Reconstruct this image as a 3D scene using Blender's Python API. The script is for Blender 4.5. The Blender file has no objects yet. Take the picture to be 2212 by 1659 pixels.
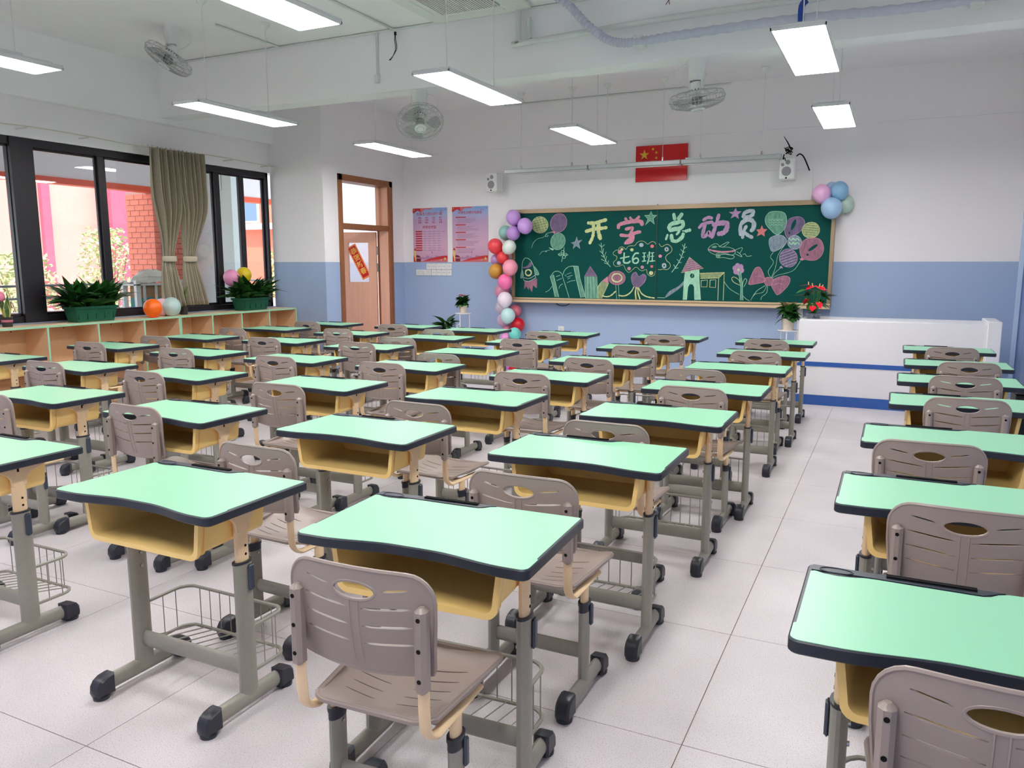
import bpy, bmesh, math, random
from math import pi, sin, cos, radians, sqrt, atan2
from mathutils import Vector, Matrix
from mathutils.geometry import delaunay_2d_cdt, tessellate_polygon

scene = bpy.context.scene
COL = scene.collection

# ------------------------------------------------------------------ camera, world, sun, exposure
cam_data = bpy.data.cameras.new('camera')
cam_data.sensor_fit = 'HORIZONTAL'
cam_data.sensor_width = 36.0
cam_data.lens = 36.0 * 1691.0 / 2212.0
cam_data.clip_start = 0.05
cam_data.clip_end = 200
cam = bpy.data.objects.new('camera', cam_data)
COL.objects.link(cam)
cam.location = (0, 0, 1.426)
cam.rotation_euler = (pi / 2 - 0.1518, 0, 0.4521)
scene.camera = cam

world = bpy.data.worlds.new('sky_world')
scene.world = world
world.use_nodes = True
wn = world.node_tree.nodes
bg = wn['Background']
bg.inputs['Color'].default_value = (0.78, 0.88, 1.0, 1)
bg.inputs['Strength'].default_value = 2.6

sun_data = bpy.data.lights.new('sun', 'SUN')
sun_data.energy = 6.5
sun_data.angle = radians(1.0)
sun_data.color = (1.0, 0.95, 0.86)
sun = bpy.data.objects.new('sun', sun_data)
COL.objects.link(sun)
sun.rotation_euler = Vector((-0.62, 0.42, -0.9)).to_track_quat('-Z', 'Y').to_euler()

scene.view_settings.view_transform = 'Standard'
scene.view_settings.look = 'None'
scene.view_settings.gamma = 1
scene.view_settings.use_curve_mapping = False
scene.view_settings.exposure = 0.42
try:
    scene.cycles.use_denoising = True
    scene.cycles.max_bounces = 10
    scene.cycles.diffuse_bounces = 7
    scene.cycles.transparent_max_bounces = 16
    scene.cycles.caustics_reflective = False
    scene.cycles.caustics_refractive = False
except Exception:
    pass
PANEL_POWER = 24.0

# ------------------------------------------------------------------ materials
def lin(c):
    r = []
    for v in c:
        v = v / 255.0
        r.append(v / 12.92 if v <= 0.04045 else ((v + 0.055) / 1.055) ** 2.4)
    return (r[0], r[1], r[2], 1)

MATS = {}
def mat(name, rgb, rough=0.5, spec=0.5, metal=0.0, var=0.0, scale=20.0, bump=0.0, bscale=200.0, stretch=None, emit=0.0, rgb2=None):
    """procedural principled material: colour varied by noise, optional fine bump"""
    if name in MATS: return MATS[name]
    m = bpy.data.materials.new(name); m.use_nodes = True
    nt = m.node_tree; b = nt.nodes['Principled BSDF']
    b.inputs['Roughness'].default_value = rough
    b.inputs['Specular IOR Level'].default_value = spec
    b.inputs['Metallic'].default_value = metal
    c = lin(rgb)
    b.inputs['Base Color'].default_value = c
    if var > 0 or rgb2 or bump > 0:
        tc = nt.nodes.new('ShaderNodeTexCoord')
        mp = nt.nodes.new('ShaderNodeMapping')
        nt.links.new(tc.outputs['Object'], mp.inputs['Vector'])
        if stretch: mp.inputs['Scale'].default_value = stretch
    if var > 0 or rgb2:
        nz = nt.nodes.new('ShaderNodeTexNoise'); nz.inputs['Scale'].default_value = scale; nz.inputs['Detail'].default_value = 4
        nt.links.new(mp.outputs[0], nz.inputs['Vector'])
        rp = nt.nodes.new('ShaderNodeValToRGB')
        c2 = lin(rgb2) if rgb2 else tuple(max(0, v * (1 - var)) for v in c[:3]) + (1,)
        rp.color_ramp.elements[0].position = 0.35; rp.color_ramp.elements[1].position = 0.65
        rp.color_ramp.elements[0].color = c2; rp.color_ramp.elements[1].color = c
        nt.links.new(nz.outputs['Fac'], rp.inputs['Fac'])
        nt.links.new(rp.outputs['Color'], b.inputs['Base Color'])
    if bump > 0:
        n2 = nt.nodes.new('ShaderNodeTexNoise'); n2.inputs['Scale'].default_value = bscale
        nt.links.new(mp.outputs[0], n2.inputs['Vector'])
        bp = nt.nodes.new('ShaderNodeBump'); bp.inputs['Strength'].default_value = bump; bp.inputs['Distance'].default_value = 0.002
        nt.links.new(n2.outputs['Fac'], bp.inputs['Height'])
        nt.links.new(bp.outputs['Normal'], b.inputs['Normal'])
    if emit > 0:
        b.inputs['Emission Color'].default_value = c
        b.inputs['Emission Strength'].default_value = emit
    MATS[name] = m
    return m

def two_tone_wall():
    m = bpy.data.materials.new('wall_paint'); m.use_nodes = True
    nt = m.node_tree; b = nt.nodes['Principled BSDF']; b.inputs['Roughness'].default_value = 0.55
    b.inputs['Specular IOR Level'].default_value = 0.35
    g = nt.nodes.new('ShaderNodeNewGeometry'); s = nt.nodes.new('ShaderNodeSeparateXYZ')
    nt.links.new(g.outputs['Position'], s.inputs[0])
    mt = nt.nodes.new('ShaderNodeMath'); mt.operation = 'GREATER_THAN'; mt.inputs[1].default_value = 1.455
    nt.links.new(s.outputs['Z'], mt.inputs[0])
    nz = nt.nodes.new('ShaderNodeTexNoise'); nz.inputs['Scale'].default_value = 1.2; nz.inputs['Detail'].default_value = 3
    nt.links.new(g.outputs['Position'], nz.inputs['Vector'])
    def pair(a, c):
        mx = nt.nodes.new('ShaderNodeMix'); mx.data_type = 'RGBA'
        mx.inputs[6].default_value = lin(a); mx.inputs[7].default_value = lin(c)
        nt.links.new(nz.outputs['Fac'], mx.inputs[0]); return mx
    lo = pair((158, 177, 211), (166, 184, 215)); hi = pair((238, 232, 235), (241, 237, 239))
    mx = nt.nodes.new('ShaderNodeMix'); mx.data_type = 'RGBA'
    nt.links.new(mt.outputs[0], mx.inputs[0]); nt.links.new(lo.outputs[2], mx.inputs[6]); nt.links.new(hi.outputs[2], mx.inputs[7])
    nt.links.new(mx.outputs[2], b.inputs['Base Color'])
    n2 = nt.nodes.new('ShaderNodeTexNoise'); n2.inputs['Scale'].default_value = 120
    nt.links.new(g.outputs['Position'], n2.inputs['Vector'])
    bp = nt.nodes.new('ShaderNodeBump'); bp.inputs['Strength'].default_value = 0.12; bp.inputs['Distance'].default_value = 0.002
    nt.links.new(n2.outputs['Fac'], bp.inputs['Height']); nt.links.new(bp.outputs['Normal'], b.inputs['Normal'])
    return m
WALL = two_tone_wall()

def floor_tile_mat():
    m = bpy.data.materials.new('floor_tile_vinyl'); m.use_nodes = True
    nt = m.node_tree; b = nt.nodes['Principled BSDF']; b.inputs['Roughness'].default_value = 0.42
    b.inputs['Specular IOR Level'].default_value = 0.4
    g = nt.nodes.new('ShaderNodeNewGeometry')
    n1 = nt.nodes.new('ShaderNodeTexNoise'); n1.inputs['Scale'].default_value = 260; n1.inputs['Detail'].default_value = 2
    n2 = nt.nodes.new('ShaderNodeTexNoise'); n2.inputs['Scale'].default_value = 2.0; n2.inputs['Detail'].default_value = 4
    for n in (n1, n2): nt.links.new(g.outputs['Position'], n.inputs['Vector'])
    r1 = nt.nodes.new('ShaderNodeValToRGB')
    r1.color_ramp.elements[0].position = 0.28; r1.color_ramp.elements[0].color = lin((150, 142, 145))
    r1.color_ramp.elements[1].position = 0.42; r1.color_ramp.elements[1].color = lin((207, 200, 204))
    e = r1.color_ramp.elements.new(0.8); e.color = lin((216, 210, 213))
    nt.links.new(n1.outputs['Fac'], r1.inputs['Fac'])
    r2 = nt.nodes.new('ShaderNodeValToRGB')
    r2.color_ramp.elements[0].position = 0.3; r2.color_ramp.elements[0].color = (0.86, 0.85, 0.86, 1)
    r2.color_ramp.elements[1].position = 0.7; r2.color_ramp.elements[1].color = (1, 1, 1, 1)
    nt.links.new(n2.outputs['Fac'], r2.inputs['Fac'])
    mx = nt.nodes.new('ShaderNodeMix'); mx.data_type = 'RGBA'; mx.blend_type = 'MULTIPLY'; mx.inputs[0].default_value = 1
    nt.links.new(r1.outputs[0], mx.inputs[6]); nt.links.new(r2.outputs[0], mx.inputs[7])
    nt.links.new(mx.outputs[2], b.inputs['Base Color'])
    return m

def glass_mat(name, tint=(1, 1, 1), refl=0.1, rough=0.02):
    m = bpy.data.materials.new(name); m.use_nodes = True
    nt = m.node_tree; nt.nodes.clear()
    o = nt.nodes.new('ShaderNodeOutputMaterial'); t = nt.nodes.new('ShaderNodeBsdfTransparent'); gl = nt.nodes.new('ShaderNodeBsdfGlossy')
    t.inputs['Color'].default_value = (*tint, 1); gl.inputs['Roughness'].default_value = rough
    mx = nt.nodes.new('ShaderNodeMixShader'); mx.inputs[0].default_value = refl
    nt.links.new(t.outputs[0], mx.inputs[1]); nt.links.new(gl.outputs[0], mx.inputs[2]); nt.links.new(mx.outputs[0], o.inputs[0])
    return m

FRAME_BLACK = mat('anodised_black_aluminium', (38, 34, 40), 0.35, 0.5, 0.2, var=0.1)
CEIL = mat('ceiling_paint', (242, 239, 241), 0.8, 0.2, var=0.02, scale=2, bump=0.1)
WHITE_PLASTIC = mat('white_plastic', (228, 228, 226), 0.4, 0.5, var=0.02)
OFFWHITE = mat('offwhite_paint_metal', (222, 220, 216), 0.45, 0.5, var=0.02)
MINT = mat('mint_laminate', (140, 201, 166), 0.37, 0.5, var=0.02, scale=300)
EDGE = mat('dark_edge_plastic', (34, 40, 54), 0.42, 0.5, var=0.12, scale=8)
BOXY = mat('cream_yellow_plastic', (250, 214, 136), 0.45, 0.45, var=0.03, scale=6)
CREAM = mat('cream_powder_coat', (238, 208, 166), 0.42, 0.5, var=0.03, scale=30)
GREY = mat('grey_powder_coat', (150, 147, 137), 0.38, 0.5, var=0.05, scale=60)
TAUPE = mat('taupe_plastic', (154, 140, 134), 0.36, 0.5)
CAP = mat('dark_cap_plastic', (42, 45, 56), 0.38, 0.5, var=0.2, scale=60)
LEVER = mat('slate_lever_plastic', (58, 68, 84), 0.4, 0.5, var=0.1)
BLACK = mat('black_hole', (12, 11, 12), 0.7, 0.2)
STEEL = mat('bright_steel', (190, 190, 188), 0.25, 0.5, 0.9, var=0.05)

# ------------------------------------------------------------------ mesh builder
class MB:
    def __init__(self):
        self.v = []; self.f = []; self.m = []; self.cur = 0
    def add(self, vs, fs):
        o = len(self.v); self.v += [tuple(p) for p in vs]
        for f in fs: self.f.append([i + o for i in f]); self.m.append(self.cur)
        return self
    def box(self, c, s, rz=0.0, bev=0.0):
        hx, hy, hz = s[0] / 2, s[1] / 2, s[2] / 2
        if bev > 0:
            b = min(bev, hx * .9, hy * .9, hz * .9)
            pts = []
            for z, i in ((-hz, b), (-hz + b, 0), (hz - b, 0), (hz, b)):
                x, y = hx - i, hy - i
                k = b if i == 0 else b * .6
                pts.append([(-x + k, -y, z), (x - k, -y, z), (x, -y + k, z), (x, y - k, z), (x - k, y, z), (-x + k, y, z), (-x, y - k, z), (-x, -y + k, z)])
            vs = [p for r in pts for p in r]; fs = [[7, 6, 5, 4, 3, 2, 1, 0], [24 + i for i in range(8)]]
            for r in range(3):
                for i in range(8): fs.append([r * 8 + i, r * 8 + (i + 1) % 8, r * 8 + 8 + (i + 1) % 8, r * 8 + 8 + i])
        else:
            vs = [(x, y, z) for z in (-hz, hz) for x, y in ((-hx, -hy), (hx, -hy), (hx, hy), (-hx, hy))]
            fs = [[3, 2, 1, 0], [4, 5, 6, 7], [0, 1, 5, 4], [1, 2, 6, 5], [2, 3, 7, 6], [3, 0, 4, 7]]
        ca, sa = cos(rz), sin(rz)
        return self.add([(c[0] + x * ca - y * sa, c[1] + x * sa + y * ca, c[2] + z) for x, y, z in vs], fs)
    def bb(self, x0, x1, y0, y1, z0, z1, bev=0.0):
        return self.box(((x0 + x1) / 2, (y0 + y1) / 2, (z0 + z1) / 2), (x1 - x0, y1 - y0, z1 - z0), 0, bev)
    def tube(self, pts, r, n=8, closed=False, r2=None, up=None, caps=True, radii=None):
        """sweep an (elliptical) section along a polyline. r along side vector, r2 along the other"""
        pts = [Vector(p) for p in pts]; N = len(pts); r2 = r2 or r
        rings = []; prev = None
        for i in range(N):
            if closed: t = (pts[(i + 1) % N] - pts[i - 1])
            else: t = (pts[min(i + 1, N - 1)] - pts[max(i - 1, 0)])
            t.normalize()
            u0 = Vector(up) if up is not None else (prev if prev is not None else (Vector((0, 0, 1)) if abs(t.z) < .9 else Vector((1, 0, 0))))
            s = u0 - t * u0.dot(t)
            if s.length < 1e-4: s = t.orthogonal()
            s.normalize(); w = t.cross(s); prev = s
            k = radii[i] if radii else 1
            rings.append([pts[i] + s * (r * k * cos(2 * pi * j / n)) + w * (r2 * k * sin(2 * pi * j / n)) for j in range(n)])
        vs = [p for R in rings for p in R]; fs = []
        for i in range(N if closed else N - 1):
            a = i * n; b = ((i + 1) % N) * n
            for j in range(n): fs.append([a + j, a + (j + 1) % n, b + (j + 1) % n, b + j])
        if not closed and caps: fs.append(list(range(n))[::-1]); fs.append([(N - 1) * n + j for j in range(n)])
        return self.add(vs, fs)
    def cyl(self, c, r, h, n=16, axis='z', r_top=None):
        d = {'x': (1, 0, 0), 'y': (0, 1, 0), 'z': (0, 0, 1)}[axis]; D = Vector(d); c = Vector(c)
        return self.tube([c - D * h / 2, c + D * h / 2], r, n, radii=[1, (r_top / r) if r_top is not None else 1])
    def lathe(self, prof, c=(0, 0, 0), n=24, cap=True):
        vs = []; fs = []
        for r, z in prof:
            for j in range(n): vs.append((c[0] + r * cos(2 * pi * j / n), c[1] + r * sin(2 * pi * j / n), c[2] + z))
        for i in range(len(prof) - 1):
            for j in range(n): fs.append([i * n + j, i * n + (j + 1) % n, (i + 1) * n + (j + 1) % n, (i + 1) * n + j])
        if cap:
            if prof[0][0] > 1e-5: fs.append(list(range(n))[::-1])
            if prof[-1][0] > 1e-5: fs.append([(len(prof) - 1) * n + j for j in range(n)])
        return self.add(vs, fs)
    def prism(self, poly, z0, z1, bev=0.0, M=None):
        """vertical prism of a 2D polygon (ccw), optional small bevel top and bottom"""
        n = len(poly)
        def inset(d):
            r = []
            for i in range(n):
                a = Vector(poly[i - 1]); b = Vector(poly[i]); c = Vector(poly[(i + 1) % n])
                t = (c - a); t.normalize() if t.length > 0 else None
                r.append((b.x - t.y * d, b.y + t.x * d))
            return r
        lv = [(z0, poly), (z1, poly)] if bev <= 0 else [(z0, inset(bev)), (z0 + bev, poly), (z1 - bev, poly), (z1, inset(bev))]
        vs = [(p[0], p[1], z) for z, P in lv for p in P]; fs = []
        for k in range(len(lv) - 1):
            for i in range(n): fs.append([k * n + i, k * n + (i + 1) % n, (k + 1) * n + (i + 1) % n, (k + 1) * n + i])
        tri = tessellate_polygon([[Vector((p[0], p[1], 0)) for p in lv[0][1]]])
        top = (len(lv) - 1) * n
        for t in tri:
            a, b, c = [Vector(lv[0][1][i]) for i in t]
            t = list(t)
            if (b - a).cross(c - a) < 0: t = t[::-1]
            fs.append([i + top for i in t]); fs.append(t[::-1])
        if M is not None: vs = [tuple(M @ Vector(v)) for v in vs]
        return self.add(vs, fs)
    def sphere(self, c, r, n=16, sz=1.0, M=None):
        k = n // 2; prof = [(max(1e-6, r * sin(pi * i / k)), -r * sz * cos(pi * i / k)) for i in range(k + 1)]
        prof[0] = (1e-6, prof[0][1]); prof[-1] = (1e-6, prof[-1][1])
        return self.lathe(prof, c, n, cap=False)
    def mesh(self, name, mats, ang=38):
        me = bpy.data.meshes.new(name); me.from_pydata(self.v, [], self.f)
        if not isinstance(mats, (list, tuple)): mats = [mats]
        for mm in mats: me.materials.append(mm)
        me.polygons.foreach_set('material_index', self.m)
        me.polygons.foreach_set('use_smooth', [True] * len(self.f))
        me.validate(); me.update()
        try: me.set_sharp_from_angle(angle=radians(ang))
        except Exception: pass
        return me

def link(name, me, parent=None, loc=(0, 0, 0), rz=0.0, rot=None, scl=None):
    o = bpy.data.objects.new(name, me); COL.objects.link(o)
    if parent is not None: o.parent = parent
    o.location = loc; o.rotation_euler = rot if rot is not None else (0, 0, rz)
    if scl is not None: o.scale = scl
    return o
def part(name, mb, mats, parent=None, **k): return link(name, mb.mesh(name, mats), parent, **k)
def tag(o, label=None, cat=None, group=None, kind=None):
    if label: o['label'] = label
    if cat: o['category'] = cat
    if group: o['group'] = group
    if kind: o['kind'] = kind
    return o
def thing(name, label, cat, loc=(0, 0, 0), rz=0.0, group=None):
    return tag(link(name, None, None, loc, rz), label, cat, group)
def struct(name, mb, m, parent=None):
    o = part(name, mb, m, parent)
    if parent is None: o['kind'] = 'structure'
    return o
def copy_tree(o, parent=None):
    c = o.copy(); COL.objects.link(c)
    if parent is not None: c.parent = parent
    for ch in o.children: copy_tree(ch, c)
    return c

def rrect(hx, hy, r, n=4, cx=0, cy=0):
    P = []
    for sx, sy, a0 in ((1, -1, -pi / 2), (1, 1, 0), (-1, 1, pi / 2), (-1, -1, pi)):
        for i in range(n + 1):
            a = a0 + pi / 2 * i / n
            P.append((cx + sx * (hx - r) + r * cos(a), cy + sy * (hy - r) + r * sin(a)))
    return P
def smoothstep(a, b, x):
    t = max(0, min(1, (x - a) / (b - a))); return t * t * (3 - 2 * t)
def inside(p, poly):
    x, y = p; c = False; j = len(poly) - 1
    for i in range(len(poly)):
        xi, yi = poly[i]; xj, yj = poly[j]
        if (yi > y) != (yj > y) and x < (xj - xi) * (y - yi) / (yj - yi) + xi: c = not c
        j = i
    return c
def catmull(P, closed=False, k=5):
    n = len(P); out = []
    if n < 3: return list(P)
    rng = range(n) if closed else range(n - 1)
    for i in rng:
        p0 = P[(i - 1) % n] if closed or i > 0 else P[0]; p1 = P[i]; p2 = P[(i + 1) % n]; p3 = P[(i + 2) % n] if closed or i + 2 < n else P[-1]
        for j in range(k):
            t = j / k; t2 = t * t; t3 = t2 * t
            out.append(tuple(0.5 * (2 * p1[d] + (p2[d] - p0[d]) * t + (2 * p0[d] - 5 * p1[d] + 4 * p2[d] - p3[d]) * t2 + (-p0[d] + 3 * p1[d] - 3 * p2[d] + p3[d]) * t3) for d in range(len(p1))))
    if not closed: out.append(tuple(P[-1]))
    return out

def shell_panel(outline, holes, step, fn, th):
    """moulded sheet: outline with holes, inner grid, bent by fn(u,v)->(pos), thickness th along normal"""
    pts = [Vector(p) for p in outline]; edges = [(i, (i + 1) % len(outline)) for i in range(len(outline))]
    for h in holes:
        o = len(pts); pts += [Vector(p) for p in h]; edges += [(o + i, o + (i + 1) % len(h)) for i in range(len(h))]
    xs = [p[0] for p in outline]; ys = [p[1] for p in outline]
    x = min(xs) + step / 2
    while x < max(xs):
        y = min(ys) + step / 2
        while y < max(ys):
            if inside((x, y), outline) and not any(inside((x, y), h) for h in holes): pts.append(Vector((x, y)))
            y += step
        x += step
    V, E, F, *_ = delaunay_2d_cdt(pts, edges, [], 0, 1e-6)
    F2 = []
    for f in F:
        c = sum((Vector(V[i]) for i in f), Vector((0, 0))) / len(f)
        if inside(c, outline) and not any(inside(c, h) for h in holes): F2.append(list(f))
    top = []; bot = []
    e = 1e-3
    for p in V:
        P0 = Vector(fn(p[0], p[1])); Pu = Vector(fn(p[0] + e, p[1])) - P0; Pv = Vector(fn(p[0], p[1] + e)) - P0
        nrm = Pu.cross(Pv).normalized()
        top.append(P0 + nrm * th / 2); bot.append(P0 - nrm * th / 2)
    n = len(V); vs = top + bot; fs = []
    from collections import Counter
    ec = Counter()
    for f in F2:
        a, b, c = [Vector(V[i]) for i in f[:3]]
        if (b - a).cross(c - a) < 0: f.reverse()
        fs.append(f); fs.append([i + n for i in f][::-1])
        for i in range(len(f)): ec[(f[i], f[(i + 1) % len(f)])] += 1
    for (a, b) in list(ec):
        if (b, a) not in ec: fs.append([b, a, a + n, b + n])
    return vs, fs

# ------------------------------------------------------------------ room shell
XL, XR, YF, YB, ZC = -7.45, 1.27, 9.9, -1.3, 3.555
COLY = 8.09; DOORX = -6.59
TILE = floor_tile_mat()
GROUT = mat('tile_joint', (160, 134, 120), 0.8, 0.2, var=0.2)
fl = struct('floor', MB().bb(XL - .1, XR + .1, YB - .1, YF + .1, -0.12, -0.004), GROUT)
tx = [XL] + [-0.485 - 0.802 * k for k in range(8, -2, -1) if XL < -0.485 - 0.802 * k < XR] + [XR]
ty = [YB] + [2.165 + 0.785 * k for k in range(-4, 10) if YB < 2.165 + 0.785 * k < YF] + [YF]
tile_cache = {}
for i in range(len(tx) - 1):
    for j in range(len(ty) - 1):
        w = tx[i + 1] - tx[i]; d = ty[j + 1] - ty[j]
        if tx[i] < DOORX - .5 and ty[j] > COLY + .1: continue
        key = (round(w, 3), round(d, 3))
        if key not in tile_cache:
            tile_cache[key] = MB().box((0, 0, -0.002), (w - 0.0028, d - 0.0028, 0.004), 0, 0.0006).mesh('floor_tile', TILE)
        link('floor_tile', tile_cache[key], fl, ((tx[i] + tx[i + 1]) / 2, (ty[j] + ty[j + 1]) / 2, 0))

struct('ceiling', MB().bb(XL - .25, XR + .2, YB - .2, YF + .2, ZC, ZC + .15), CEIL)
w = MB(); w.bb(DOORX - .05, XR + .2, YF, YF + .2, 0, ZC)
struct('wall_front', w, WALL)
w = MB(); w.bb(XR, XR + .2, YB - .2, YF, 0, ZC)
struct('wall_right', w, WALL)
w = MB(); w.bb(XL - .2, XR, YB - .2, YB, 0, ZC)
struct('wall_back', w, WALL)
# left wall: parapet, piers and head around the ribbon window
WZ0, WZ1 = 0.855, 2.602
w = MB()
w.bb(XL - .2, XL, YB, COLY + .2, 0, WZ0)
w.bb(XL - .2, XL, YB, COLY + .2, WZ1, ZC)
w.bb(XL - .2, XL, YB, 0.6, WZ0, WZ1)
struct('wall_left', w, WALL)
# column block projecting beside the window, and the door wall
struct('wall_left_column', MB().bb(XL, DOORX - .2, COLY, COLY + .2, 0, ZC), WALL)
DY0, DY1, DZ = 8.43, 9.56, 2.56
w = MB()
w.bb(DOORX - .2, DOORX, COLY, DY0, 0, ZC)
w.bb(DOORX - .2, DOORX, DY1, YF, 0, ZC)
w.bb(DOORX - .2, DOORX, DY0, DY1, DZ, ZC)
struct('wall_left_door', w, WALL)
# beams
struct('beam', MB().bb(XL, XR, 6.33, 6.56, 3.01, ZC), CEIL)
struct('beam', MB().bb(DOORX, XR, YF - .03, YF, 2.985, ZC), WALL)
struct('beam', MB().bb(XL, XL + .10, YB, COLY, 2.955, ZC), CEIL)
struct('beam', MB().bb(XR - .05, XR, YB, YF - .03, 2.9, ZC), CEIL)
# pale blue vertical strip in the front right corner
struct('trim_1', MB().bb(XR - .105, XR - .06, YF - .03, YF, 0, 2.98, .004), mat('pale_blue_strip', (196, 214, 240), .5))
# window sill
SILL = mat('sill_stone', (150, 158, 178), .5, .4, var=.12, scale=12, bump=.2)
struct('trim_2', MB().bb(XL - .12, XL + .02, 0.6, COLY - .002, 0.84, 0.872, .004), SILL)

# ------------------------------------------------------------------ windows
PANE = glass_mat('window_glass', (0.97, 0.985, 0.98), 0.07)
def window(name, y0, y1, mull, sash):
    root = tag(link(name, None, None, (XL - .06, (y0 + y1) / 2, WZ0 + .015)), kind='structure')
    cy, cz = (y0 + y1) / 2, WZ0 + .015
    z0, z1 = 0, WZ1 - cz - .002
    t = .045
    f = MB(); f.bb(-.05, .05, y0 - cy, y1 - cy, z1 - .075, z1, .004); f.bb(-.05, .05, y0 - cy, y1 - cy, z0, z0 + .065, .004)
    f.bb(-.05, .05, y0 - cy, y0 - cy + t, z0, z1, .004); f.bb(-.05, .05, y1 - cy - t, y1 - cy, z0, z1, .004)
    part('window_frame', f, FRAME_BLACK, root)
    edges = [y0 + t] + [m for m in mull] + [y1 - t]
    for m in mull:
        part('mullion', MB().bb(-.03, .03, m - cy - .033, m - cy + .033, z0 + .05, z1 - .06, .003), FRAME_BLACK, root)
    for i in range(len(edges) - 1):
        a, b = edges[i], edges[i + 1]
        xo = .012 if i % 2 else -.012
        sp = link('sash', None, root)
        s = MB(); q = .022
        za, zb = z0 + .06, z1 - .07
        s.bb(xo - .012, xo + .012, a - cy + .03 * (i > 0), a - cy + .03 * (i > 0) + q, za, zb); s.bb(xo - .012, xo + .012, b - cy - q - .03 * (i < len(edges) - 2), b - cy - .03 * (i < len(edges) - 2), za, zb)
        s.bb(xo - .012, xo + .012, a - cy, b - cy, za, za + .03); s.bb(xo - .012, xo + .012, a - cy, b - cy, zb - .025, zb)
        part('sash_frame', s, FRAME_BLACK, sp)
        part('pane', MB().bb(xo - .002, xo + .002, a - cy + .02, b - cy - .02, za + .02, zb - .02), PANE, sp)
    hd = MB(); hd.box((.058, y0 - cy + .02, .85), (.014, .018, .13), 0, .004)
    part('window_latch', hd, STEEL, root)
    return root
window('window_1', 0.62, 4.76, [1.55, 2.5, 3.6], None)
window('window_2', 4.765, COLY - .03, [5.655, 6.42, 7.20, 7.615], None)
# black post between the two windows
struct('trim_3', MB().bb(XL - .1, XL + .012, 4.70, 4.92, WZ0 + .016, WZ1 - .003, .004), FRAME_BLACK)

# ------------------------------------------------------------------ outside: corridor, courtyard, buildings
OUTW = mat('corridor_white', (226, 222, 222), .7, .2, var=.03, scale=2)
struct('corridor_floor', MB().bb(-10.1, XL - .2, -4, 18, -.15, -.002), mat('corridor_tile', (196, 190, 186), .4, .4, var=.06))
struct('corridor_ceiling', MB().bb(-10.1, XL - .2, -4, 18, 3.2, 3.35), OUTW)
struct('corridor_beam', MB().bb(-10.1, -9.95, -4, 11.3, 2.55, 3.2), OUTW)
struct('corridor_beam_edge', MB().bb(-10.12, -9.93, -4, 11.3, 2.47, 2.55), mat('orange_red_paint', (226, 84, 50), .6, .3, var=.05))
struct('corridor_parapet', MB().bb(-10.1, -9.95, -4, 14, 0, .82), OUTW)
RAILM = mat('rail_grey_metal', (120, 124, 128), .4, .5, .5, var=.05)
r = thing('parapet_rail', 'thin grey metal handrail on the white parapet outside the windows', 'railing', (-10.02, 5, .82))
for z in (.17, .33): part('rail_bar', MB().tube([(0, -9, z), (0, 9, z)], .016, 8), RAILM, r)
for k in range(13): part('rail_post', MB().cyl((0, -8.8 + k * 1.47, .165), .014, .33, 8), RAILM, r)
struct('courtyard_ground', MB().bb(-60, -10.1, -30, 45, -.6, -.5), mat('pale_paving', (206, 202, 190), .8, .2, var=.1, scale=1.5))
struct('corridor_end_wall', MB().bb(-9.98, -9.12, 9.06, 9.3, 0, 3.2), mat('pale_green_white', (206, 218, 214), .6, .3, var=.04, scale=3))
nb = thing('pillar_box', 'grey and white box on the pale pillar outside the far window', 'sign', (-9.43, 9.045, 2.69), -pi / 2)  # white box with a grey panel on its face
part('box_body', MB().box((0, 0, 0), (.02, .24, .30), 0, .005), WHITE_PLASTIC, nb)
part('dark_panel', MB().prism([(-.08, -.1), (.08, -.1), (.08, .1), (.05, .1), (.03, .06), (-.03, .06), (-.05, .1), (-.08, .1)], 0.0105, .014, 0, Matrix(((0, 0, 1, 0), (1, 0, 0, 0), (0, 1, 0, 0), (0, 0, 0, 1)))), mat('panel_grey', (120, 134, 142), .4), nb)
# brick pillar at the corridor edge: single bricks on a mortar core
PX0, PX1, PY0, PY1 = -10.55, -9.96, 8.34, 9.04
pil = tag(link('brick_pillar', None), kind='structure')
part('mortar_core', MB().bb(PX0 + .012, PX1 - .012, PY0 + .012, PY1 - .012, -.5, 2.5), mat('mortar_pink', (196, 150, 142), .9, .1, var=.1), pil)
BR = mat('red_brick', (230, 132, 112), .75, .2, var=.14, scale=12, bump=.3, bscale=60)
def bmesh_(sx, sy): return MB().box((0, 0, 0), (sx, sy, .072), 0, .002).mesh('brick', BR)
PW, PD = PY1 - PY0, PX1 - PX0
f_y, h_y = bmesh_(.02, .192), bmesh_(.02, .092)
cx_ = PD / 3; f_x, h_x = bmesh_(cx_ - .008, .02), bmesh_(cx_ / 2 - .008, .02)
for row in range(30):
    z = .26 + row * .08
    if z > 2.44: break
    seq = [(f_y, .1), (f_y, .3), (f_y, .5), (h_y, .65)] if row % 2 else [(h_y, .05), (f_y, .2), (f_y, .4), (f_y, .6)]
    for m_, yy in seq: link('brick', m_, pil, (PX1 - .008, PY0 + yy, z))
    seq = [(f_x, .5 * cx_), (f_x, 1.5 * cx_), (f_x, 2.5 * cx_)] if row % 2 else [(h_x, .25 * cx_), (f_x, cx_), (f_x, 2 * cx_), (h_x, 2.75 * cx_)]
    for m_, xx in seq: link('brick', m_, pil, (PX0 + xx, PY0 + .008, z))
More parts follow.
